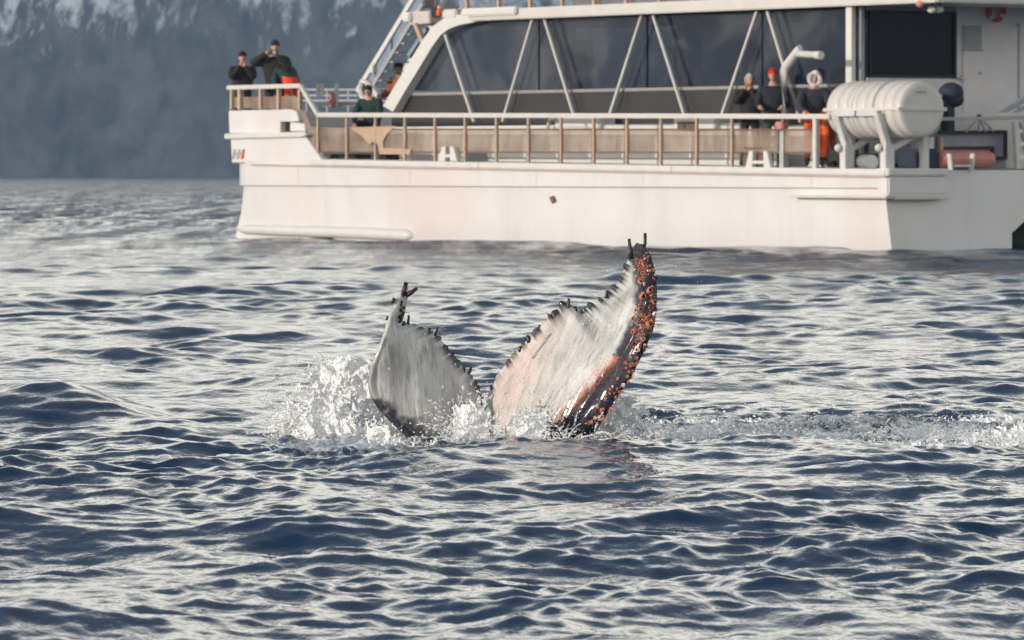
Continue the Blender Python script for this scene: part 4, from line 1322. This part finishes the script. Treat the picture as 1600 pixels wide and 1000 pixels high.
    for nm, arr in (('dark', dark), ('orange', orange), ('knob', np.maximum(np.clip(knobm * 1.6, 0, 1), crack * 0.9)), ('pink', pink_sun), ('al', al / 100.0), ('dn', PY / 100.0)):
        a = np.broadcast_to(arr, (N, K)).astype(np.float32).ravel()
        tail = np.full(len(tv), 1.0 if nm == 'dark' else 0.0)
        attr(me, nm, np.concatenate([a, a, tail]))
    mt = NT('whale_skin', 0.32, (0.5, 0.5, 0.48), 0.0, Coat_Weight=0.45, Coat_Roughness=0.10)
    cb = mt.n('ShaderNodeCombineXYZ'); mt.l(mt.at('al'), cb.inputs[0]); mt.l(mt.at('dn'), cb.inputs[1])
    def sn_(sx, sy, sc, det):
        mp = mt.n('ShaderNodeMapping'); mp.inputs['Scale'].default_value = (sx, sy, 1)
        mt.l(cb.outputs[0], mp.inputs['Vector'])
        return mt.noise(sc, det, 0.65, mp.outputs['Vector'], 0.25)
    s1 = sn_(1, 0.16, 14, 6); s2 = sn_(1, 0.3, 3.2, 4); s3 = sn_(1, 0.7, 40, 3)
    base_c = mt.mix(mt.rng(s2, 0.32, 0.68), (0.34, 0.335, 0.33), (0.76, 0.745, 0.71))
    base_c = mt.mix(mt.rng(s1, 0.50, 0.70, 0, 0.8), base_c, (0.20, 0.205, 0.21))
    base_c = mt.mix(mt.rng(s3, 0.60, 0.74, 0, 0.45), base_c, (0.12, 0.12, 0.13))
    base_c = mt.mix(mt.math('MULTIPLY', mt.at('pink'), mt.rng(s1, 0.3, 0.7, 0.9, 0.3)), base_c, (0.76, 0.56, 0.49))
    dk = mt.mix(mt.rng(s3, 0.4, 0.75), (0.010, 0.010, 0.018), (0.055, 0.052, 0.085))
    cc = mt.mix(mt.at('dark'), base_c, dk)
    cc = mt.mix(mt.math('MULTIPLY', mt.at('orange'), mt.rng(mt.math('ADD', s3, mt.math('MULTIPLY', s1, 0.6)), 0.68, 0.95)), cc, (0.62, 0.14, 0.03))
    cc = mt.mix(mt.at('knob'), cc, (0.020, 0.020, 0.024))
    mt.color(cc)
    mt.rough(mt.rng(s1, 0.3, 0.7, 0.14, 0.38))
    mt.l(mt.rng(mt.at('dark'), 0, 1, 0.45, 0.10), mt.b.inputs['Specular IOR Level'])
    mt.bump(mt.math('ADD', s1, mt.math('MULTIPLY', s3, 0.5)), 0.7, 0.012)
    o = bpy.data.objects.new('whale', me); COL.objects.link(o); me.materials.append(mt.m)
    me.transform(Matrix.Translation(-W0)); o.location = W0
    tag(o, 'pale underside of a whale tail, both flukes standing upright from the water', 'whale')

    def surf(px, py):
        """nearest point of the front surface to a photo pixel"""
        d2 = (PX - px) ** 2 + (PY - py) ** 2
        k = np.unravel_index(np.argmin(d2), d2.shape)
        return Vector(front[k])
    # barnacles: ringed cups crowding the upper leading edge
    mb_mat = NT('barnacle_shell', 0.55, (0.6, 0.4, 0.3))
    hz = mb_mat.at('h'); nn = mb_mat.noise(60, 3, 0.6, mb_mat.coords())
    oi = mb_mat.n('ShaderNodeObjectInfo')
    shell = mb_mat.mix(mb_mat.rng(nn, 0.35, 0.65), (0.30, 0.05, 0.02), (0.72, 0.34, 0.22))
    shell = mb_mat.mix(mb_mat.rng(oi.outputs['Random'], 0.80, 0.84), shell, (0.88, 0.80, 0.74))
    shell = mb_mat.mix(mb_mat.rng(oi.outputs['Random'], 0.90, 0.92), shell, (0.20, 0.035, 0.03))
    mb_mat.color(mb_mat.mix(hz, shell, (0.015, 0.008, 0.008)))
    def barnacle_mesh(seed):
        g = np.random.default_rng(seed); n = 10
        prof = [(1.0, 0.0, 0), (0.92, 0.35, 0), (0.72, 0.70, 0), (0.56, 0.78, 0), (0.44, 0.60, 0.6), (0.30, 0.35, 1), (0.05, 0.30, 1)]
        lob = 1 + 0.14 * g.normal(0, 1, n)
        v = []; hh = []
        for r, h, d in prof:
            for a in range(n):
                an = 2 * math.pi * a / n
                v.append((r * lob[a] * math.cos(an), r * lob[a] * math.sin(an), h * (1 + 0.1 * g.normal())))
                hh.append(d)
        mm = np_mesh('barnacle', np.array(v), grid_faces(len(prof), n, True), True)
        attr(mm, 'h', hh); mm.materials.append(mb_mat.m)
        return mm
    meshes = [barnacle_mesh(k) for k in range(5)]
    gg = np.random.default_rng(8)
    spots = []
    tries = 0
    patch = lambda a, b: fbm(np.array([a / 9.0]), np.array([b / 11.0]), 2)[0]
    while len(spots) < 190 and tries < 9000:
        tries += 1
        if gg.random() < 0.86:
            py = gg.uniform(392, 545); cx = np.interp(py, [392, 430, 480, 520, 545], [1004, 1007, 1006, 1003, 997]); hw = np.interp(py, [392, 410, 500, 545], [8, 15, 16, 10])
            px = cx + gg.uniform(-hw, hw); r = 1.8 + 5.4 * gg.random() ** 2.4
        else:
            t = gg.random(); py = 550 + t * 110; px = np.interp(py, [545, 600, 650, 690], [1000, 970, 936, 905]) + gg.uniform(-14, 10); r = gg.uniform(2.0, 3.8)
        if patch(px, py) > 0.46 and all((px - a) ** 2 + (py - b) ** 2 > ((r + c2) * 0.64) ** 2 for a, b, c2 in spots):
            spots.append((px, py, r))
    for k, (px, py, r) in enumerate(spots):
        b = bpy.data.objects.new('barnacle', meshes[k % 5]); COL.objects.link(b); b.parent = o
        p = surf(px, py)
        b.location = p - W0 + Vector((0, 0.002, 0))
        q = (px - 1006) / 22.0
        nrm = Vector((0.9 * q + gg.normal(0, 0.25), -1, gg.normal(0, 0.25) + 0.1)).normalized()
        b.rotation_mode = 'QUATERNION'; b.rotation_quaternion = nrm.to_track_quat('Z', 'Y')
        sc = r * mpx
        b.scale = (sc, sc, sc * gg.uniform(0.8, 1.5))
    # dark stalked barnacles standing off the tips
    km = plain('stalk_skin', (0.030, 0.014, 0.014), 0.4, 0.3, 40)
    def stalk(pts, r0, r1, yoff=0.0):
        wp = [at(x, y, WY + yoff) for x, y in pts]
        n = len(wp)
        MBt = MB(); MBt.tube(wp, [r0 + (r1 - r0) * k / (n - 1) for k in range(n)], 8)
        MBt.build('stalked_barnacle', km, o, 0, True)
    stalk([(987, 405), (986, 392), (984, 384), (983, 373)], 0.010, 0.008, -.10)
    stalk([(1005, 386), (1008, 380), (1008, 372), (1008, 364)], 0.010, 0.008, -.14)
    stalk([(634, 462), (644, 456), (652, 450)], 0.014, 0.008, -.06)
    stalk([(630, 462), (632, 452), (635, 441)], 0.013, 0.011, -.07)
    stalk([(612, 474), (617, 466)], 0.008, 0.010, -.10); stalk([(604, 500), (606, 494)], 0.006, 0.007, -.11)
    for kx in range(9):
        stalk([(626 + gg.uniform(-4, 5), 475 + kx * 4.2), (627 + gg.uniform(-4, 7), 470 + kx * 4.2)], 0.007, 0.009, -.07)
    for (x, y, L_) in ((637, 506, 13), (655, 513, 12), (669, 520, 10), (681, 521, 10), (690, 533, 12), (699, 549, 12), (709, 562, 12), (722, 578, 9), (733, 585, 10), (742, 602, 9), (749, 616, 12), (751, 635, 12),
                        (886, 478, 15), (899, 487, 8), (909, 489, 10), (922, 482, 10), (941, 470, 9), (950, 462, 7), (858, 503, 8), (846, 512, 7), (826, 531, 7), (812, 546, 6), (866, 494, 8), (983, 410, 8)):
        lean = 0.4 if x < 760 else -0.15
        if gg.random() < 0.28: continue
        L_ *= gg.uniform(0.4, 1.15); x += gg.normal(0, 1.5); lean += gg.normal(0, 0.35)
        stalk([(x - lean * 2, y + 4), (x, y), (x + lean * L_ * 0.4, y - L_ * 0.5), (x + lean * L_ * 0.5, y - L_)], 0.013 * gg.uniform(0.6, 1.1), 0.006 * gg.uniform(0.7, 1.2), np.interp(x, [637, 752, 754, 983], [.03, .235, .235, -.01]))
    return front, PX, PY
FL_FRONT, FL_PX, FL_PY = build_whale()
# ------------------------------------------------------------------ white water: droplets, strands and torn foam
def _ico(sub):
    bm = bmesh.new(); bmesh.ops.create_icosphere(bm, subdivisions=sub, radius=1)
    v = np.array([x.co[:] for x in bm.verts]); f = np.array([[q.index for q in p.verts] for p in bm.faces]); bm.free()
    return v, f
ICO1 = _ico(1)
def drops_mesh(name, P, rad, vel, stretch):
    """P (n,3) centres, rad (n,), vel (n,3) unit stretch axes, stretch (n,)"""
    v0, f0 = ICO1
    n = len(P); m = len(v0)
    g = np.random.default_rng(n)
    jit = 1 + 0.15 * g.normal(0, 1, (n, m, 1))
    V = v0[None] * rad[:, None, None] * jit
    along = (V * vel[:, None, :]).sum(-1, keepdims=True)
    V = V + vel[:, None, :] * along * (stretch[:, None, None] - 1)
    V = V + P[:, None, :]
    F = f0[None] + (np.arange(n) * m)[:, None, None]
    return np_mesh(name, V.reshape(-1, 3), F.reshape(-1, 3), True)

def foam_white():
    m = NT('foam_white', 0.5, (0.95, 0.955, 0.955))
    m.b.inputs['Specular IOR Level'].default_value = 0.25
    m.b.inputs['Subsurface Weight'].default_value = 0.0
    tr = m.n('ShaderNodeBsdfTranslucent'); tr.inputs['Color'].default_value = (0.96, 0.97, 0.97, 1)
    mx = m.n('ShaderNodeMixShader'); mx.inputs['Fac'].default_value = 0.12
    m.l(m.b.outputs['BSDF'], mx.inputs[1]); m.l(tr.outputs['BSDF'], mx.inputs[2])
    m.l(mx.outputs['Shader'], m.t.nodes['Material Output'].inputs['Surface'])
    return m.m
FOAM_W = foam_white()
def water_white():
    m = NT('white_water', 0.35, (0.95, 0.96, 0.96))
    m.b.inputs['Specular IOR Level'].default_value = 0.3
    m.b.inputs['IOR'].default_value = 1.33
    tr = m.n('ShaderNodeBsdfTranslucent'); tr.inputs['Color'].default_value = (0.96, 0.97, 0.97, 1)
    mx = m.n('ShaderNodeMixShader'); mx.inputs['Fac'].default_value = 0.4
    m.l(m.b.outputs['BSDF'], mx.inputs[1]); m.l(tr.outputs['BSDF'], mx.inputs[2])
    m.l(mx.outputs['Shader'], m.t.nodes['Material Output'].inputs['Surface'])
    return m.m
WHITE_W = water_white()
SG = np.random.default_rng(77)
def P_at(px, py, Y):
    px, py = np.asarray(px, float), np.asarray(py, float)
    cs, sn = math.cos(PITCH), math.sin(PITCH)
    x = (px - 800.0) / FPX; v = (500.0 - py) / FPX
    dyv = cs + v * sn
    return np.stack([x / dyv * Y, Y * np.ones_like(px), EYE + (-sn + v * cs) / dyv * Y], -1)

def cluster(n, cx, cy, sx, sy, Y, dY, rlo, rhi, axis, st=(1.4, 4.2), ang=0.0, power=2.0, clump=0.0):
    """spray: n drops round a point, Gaussian in the upright plane, spread dY in depth, gathered into ragged clumps"""
    out = []
    while sum(len(o) for o in out) < n:
        a = SG.normal(0, 1, (n, 2))
        qx = a[:, 0] * sx; qy = a[:, 1] * sy
        px = cx + qx * math.cos(ang) - qy * math.sin(ang); py = cy + qx * math.sin(ang) + qy * math.cos(ang)
        if clump > 0:
            nn = fbm(px / 16 + cx, py / 16 + cy, 3)
            keep = SG.random(n) < np.clip((nn - 0.5 + 0.16 / max(clump, .01)) * 5 * clump, 0.02, 1)
            px, py = px[keep], py[keep]
        out.append(np.stack([px, py], -1))
    q = np.concatenate(out)[:n]
    Yv = Y + SG.normal(0, dY, n)
    P = P_at(q[:, 0], q[:, 1], Yv)
    r = 0.62 * rlo * (rhi * 1.15 / rlo) ** (SG.random(n) ** (power * 1.4))
    ax = np.array(axis) + SG.normal(0, 0.45, (n, 3)); ax /= np.linalg.norm(ax, axis=1, keepdims=True)
    s = SG.uniform(st[0], st[1], n)
    ok = P[:, 2] > -0.04
    return P[ok], r[ok], ax[ok], s[ok]

def strands(n, cx, cy, wx, Y, dY, vx, vz, r, steps=9, dt=0.016):
    """threads of water thrown up from the surface along ballistic arcs, breaking into beads"""
    Pl, rl, al, sl = [], [], [], []
    for k in range(n):
        p = P_at(cx + SG.normal(0, wx), cy + SG.normal(0, 5), Y + SG.normal(0, dY))
        v = np.array([vx + SG.normal(0, 0.7), SG.normal(0, 0.4), vz * SG.uniform(0.3, 1.0)])
        L = SG.integers(3, steps)
        t0 = SG.uniform(0.0, 0.10)
        for j in range(L):
            t = t0 + j * dt
            q = p + v * t + np.array([0, 0, -4.9]) * t * t
            vv = v + np.array([0, 0, -9.8]) * t
            Pl.append(q); rl.append(r * SG.uniform(0.4, 1.2)); al.append(vv / (np.linalg.norm(vv) + 1e-6)); sl.append(SG.uniform(1.4, 3.2))
    return np.array(Pl), np.array(rl), np.array(al), np.array(sl)

def spray(name, label, parts):
    P = np.concatenate([p[0] for p in parts]); r = np.concatenate([p[1] for p in parts]); a = np.concatenate([p[2] for p in parts]); s = np.concatenate([p[3] for p in parts])
    o = link_mesh(name, drops_mesh(name, P, r, a, s), WHITE_W)
    tag(o, label, kind='stuff')

spray('splash_spray', 'white burst of spray thrown up left of the left fluke', [
    cluster(300, 545, 585, 44, 16, WY + 0.2, 0.12, 0.0013, 0.006, (-0.5, 0, 0.9), clump=1.0),
    cluster(420, 480, 640, 36, 40, WY + 0.1, 0.2, 0.0013, 0.006, (-0.8, 0, 0.5), clump=1.4),
    cluster(160, 450, 612, 22, 26, WY, 0.2, 0.0013, 0.006, (-0.8, 0, 0.5), clump=1.6),
    cluster(260, 590, 716, 60, 8, WY - 1.2, 0.12, 0.0013, 0.005, (-0.6, 0, 0.5), clump=1.1),
    strands(46, 480, 690, 30, WY, 0.2, -0.8, 2.2, 0.0035),
])
def foam_sheet(name, label, x0, x1, y0, y1, Y, mask, relief=0.16, lean=0.0, step=0.75, seed=0.0, cell=1.0, holes=0.75):
    """a torn wall of aerated water: folded relief with ragged edges and holes, closed by a second skin behind"""
    nx, ny = int((x1 - x0) / step), int((y1 - y0) / step)
    PX, PY = np.meshgrid(np.linspace(x0, x1, nx), np.linspace(y0, y1, ny))
    wx = PX + 9 * (fbm(PX / 22 + seed, PY / 22, 3) - 0.5) * 2; wy = PY + 9 * (fbm(PX / 22 + 50 + seed, PY / 22 + 7, 3) - 0.5) * 2
    big = fbm(wx / (34 * cell) + seed, wy / (28 * cell), 3) - 0.5
    med = fbm(wx / (15 * cell) + seed, wy / (12 * cell) + 3, 3, 0.55, True) - 0.5
    fin = fbm(wx / (4.5 * cell) + seed, wy / (3.6 * cell), 3, 0.6, True) - 0.5
    D = relief * (1.1 * big + 0.34 * med + 0.05 * fin)
    hole = fbm(wx / (7 * cell) + 20 + seed, wy / (6 * cell), 4, 0.6)
    Mk = mask(PX, PY) + holes * (hole - 0.5)
    keep = Mk > 0.22
    Yv = Y - D + lean * (y1 - PY) / (y1 - y0)
    edge = np.clip((Mk - 0.22) * 5, 0, 1)
    A = P_at(PX.ravel(), PY.ravel(), Yv.ravel()); B = P_at(PX.ravel(), PY.ravel(), (Yv + 0.05 * edge + 0.004).ravel())
    gf = grid_faces(ny, nx)
    ok = keep.ravel()[gf].all(axis=1)
    f1 = gf[ok]; n = len(A)
    V = np.concatenate([A, B]); Fc = np.concatenate([f1, f1[:, ::-1] + n])
    used = np.unique(Fc); remap = np.zeros(2 * n, dtype=int); remap[used] = np.arange(len(used))
    o = link_mesh(name, np_mesh(name, V[used], remap[Fc], True), FOAM_W)
    tag(o, label, kind='stuff')
def blob(cx, cy, sx, sy, p=1.0, k=1.0):
    return lambda X, Y_: k * np.exp(-(((X - cx) / sx) ** 2 + ((Y_ - cy) / sy) ** 2) ** p)
def many(*fs):
    return lambda X, Y_: np.max([f(X, Y_) for f in fs], axis=0)
foam_sheet('splash_foam', 'dense white foam heaped up behind the left fluke', 415, 635, 555, 735, WY + 0.34, many(blob(545, 618, 64, 54, 1.4, 1.05), blob(520, 675, 92, 46, 1.2, 0.72)), 0.11, 0.10, cell=0.8)
foam_sheet('splash_foam', 'torn white foam on the water left of the flukes', 410, 660, 600, 745, WY + 0.02, many(blob(505, 655, 66, 46, 1.2, 0.56), blob(560, 690, 90, 34, 1.2, 0.70), blob(606, 690, 46, 32, 1.2, 0.74)), 0.10, 0.15, seed=31.0, cell=0.62, holes=1.1)
foam_sheet('splash_foam', 'churned foam in front of the left fluke', 430, 720, 660, 735, WY - 0.75, many(blob(555, 704, 95, 22, 1.2, 0.66), blob(650, 708, 60, 12, 1.2, 0.62)), 0.09, 0.20, seed=57.0, cell=0.55, holes=1.15)
foam_sheet('splash_foam', 'lowest broken line of foam nearest the camera', 450, 700, 685, 745, WY - 1.55, many(blob(545, 722, 80, 12, 1.2, 0.62), blob(625, 722, 60, 8, 1.2, 0.60)), 0.07, 0.22, seed=91.0, cell=0.5, holes=1.15)
foam_sheet('notch_foam', 'foam leaping up in the notch between both flukes', 672, 800, 612, 726, WY - 0.34, many(blob(736, 668, 30, 38, 1.0, 0.85), blob(715, 700, 65, 16, 1.0, 0.75)), 0.09, 0.06, seed=83.0, cell=0.8)
foam_sheet('fluke_foam', 'foam washing against the foot of the right fluke', 780, 930, 640, 726, WY - 0.36, many(blob(828, 668, 32, 28, 1.0, 0.68), blob(845, 697, 85, 14, 1.0, 0.58)), 0.08, 0.05, seed=111.0, cell=0.7)
foam_sheet('wake_foam', 'pale curtain of spray on the right of the right fluke', 905, 1075, 618, 728, WY + 0.10, many(blob(958, 668, 50, 48, 1.0, 0.9), blob(1020, 698, 75, 18, 1.0, 0.68)), 0.10, 0.12, seed=140.0, cell=0.7)
foam_sheet('wake_foam', 'far low crests of white water trailing to the right', 1000, 1620, 630, 690, WY + 2.0, many(blob(1130, 660, 120, 7, 1.0, 0.60), blob(1330, 662, 150, 6, 1.0, 0.56), blob(1540, 660, 90, 9, 1.0, 0.60)), 0.10, 0.3, seed=201.0, cell=0.6, holes=1.1)
foam_sheet('wake_foam', 'middle torn crests of white water trailing to the right', 1000, 1620, 650, 712, WY + 0.75, many(blob(1110, 678, 120, 9, 1.0, 0.64), blob(1290, 682, 150, 8, 1.0, 0.60), blob(1470, 676, 110, 13, 1.0, 0.64), blob(1580, 680, 60, 16, 1.0, 0.66)), 0.10, 0.3, seed=171.0, cell=0.6, holes=1.05)
foam_sheet('wake_foam', 'near line of foam at the front edge of the wake', 960, 1620, 672, 735, WY - 0.55, many(blob(1060, 703, 130, 10, 1.0, 0.62), blob(1260, 706, 160, 9, 1.0, 0.60), blob(1470, 702, 120, 13, 1.0, 0.62), blob(1590, 704, 60, 14, 1.0, 0.64)), 0.09, 0.3, seed=231.0, cell=0.55, holes=1.1)
spray('middle_spray', 'spray leaping up in the notch between both flukes', [
    cluster(260, 728, 655, 20, 22, WY - 0.30, 0.06, 0.002, 0.010, (-0.3, 0, 0.9), clump=1.3),
    cluster(160, 722, 694, 26, 11, WY - 0.34, 0.06, 0.002, 0.009, (-0.3, 0, 0.9), clump=1.2),
    strands(60, 728, 690, 14, WY - 0.32, 0.05, -0.6, 2.2, 0.0042),
    cluster(240, 828, 660, 24, 15, WY - 0.32, 0.05, 0.0018, 0.008, (0.1, 0, 1), clump=1.3),
    cluster(84, 824, 622, 12, 16, WY - 0.32, 0.05, 0.0018, 0.006, (0.1, 0, 1), clump=1.3),
    strands(60, 830, 690, 40, WY - 0.32, 0.06, 0.0, 1.9, 0.005),
    cluster(900, 790, 704, 85, 12, WY - 0.45, 0.12, 0.0018, 0.0085, (0, 0, 1), clump=0.8),
    cluster(1020, 860, 712, 70, 10, WY - 0.6, 0.12, 0.0018, 0.008, (0.3, 0, 0.8), clump=0.8),
    strands(90, 890, 700, 40, WY - 0.4, 0.08, 0.4, 1.3, 0.005),
])
spray('wake_spray', 'fine white spray sweeping off to the right of the right fluke', [
    cluster(1339, 955, 682, 38, 26, WY - 0.05, 0.25, 0.0014, 0.0055, (0.6, 0, 0.6), clump=0.5),
    cluster(1413, 1050, 690, 80, 18, WY + 0.1, 0.4, 0.0016, 0.0065, (0.8, 0, 0.4), clump=0.9),
    cluster(1339, 1230, 690, 120, 15, WY + 0.2, 0.5, 0.0016, 0.0065, (0.9, 0, 0.3), clump=1.1),
    cluster(1264, 1420, 690, 110, 16, WY + 0.2, 0.5, 0.0016, 0.007, (0.9, 0, 0.3), clump=1.1),
    cluster(595, 1560, 692, 60, 14, WY + 0.2, 0.5, 0.0018, 0.0075, (0.9, 0, 0.3), clump=1.1),
    cluster(186, 1150, 640, 150, 26, WY + 0.3, 0.5, 0.0012, 0.003, (0.9, 0, 0.3)),
    cluster(33, 1060, 420, 40, 40, WY, 0.2, 0.0012, 0.0028, (0.6, 0, -0.5)),
    cluster(24, 1035, 520, 18, 60, WY, 0.2, 0.0012, 0.003, (0.3, 0, -0.8)),
    cluster(930, 1130, 680, 130, 24, WY + 0.4, 0.8, 0.0010, 0.0042, (0.9, 0, 0.3), clump=0.9),
    cluster(1364, 1430, 682, 150, 24, WY + 0.4, 0.8, 0.0010, 0.0042, (0.9, 0, 0.3), clump=0.9),
    strands(160, 1120, 700, 130, WY + 0.1, 0.4, 1.2, 0.9, 0.0032),
    strands(160, 1430, 700, 130, WY + 0.1, 0.4, 1.2, 0.9, 0.0032),
])
# water running off the skin
def wet_drops():
    idx = SG.integers(0, FL_FRONT.shape[0] * FL_FRONT.shape[1], 6000)
    Pf = FL_FRONT.reshape(-1, 3)[idx]; px = FL_PX.ravel()[idx]; py = FL_PY.ravel()[idx]
    w = np.where(px < 754, np.clip((px - 640) / 60, 0.04, 1), 0.10)
    ok = (SG.random(len(idx)) < w * 0.10) & (py < 680) & (py > 500)
    Pf = Pf[ok] + np.array([0, -0.012, 0])
    n = len(Pf)
    ax = np.array([[0.35, 0, 1.0]]) + SG.normal(0, 0.15, (n, 3)); ax /= np.linalg.norm(ax, axis=1, keepdims=True)
    return Pf, 0.0022 + 0.004 * SG.random(n) ** 2, ax, SG.uniform(1.0, 2.6, n)
spray('clinging_drops', 'bright drops of water flying off the faces of the flukes', [wet_drops()])
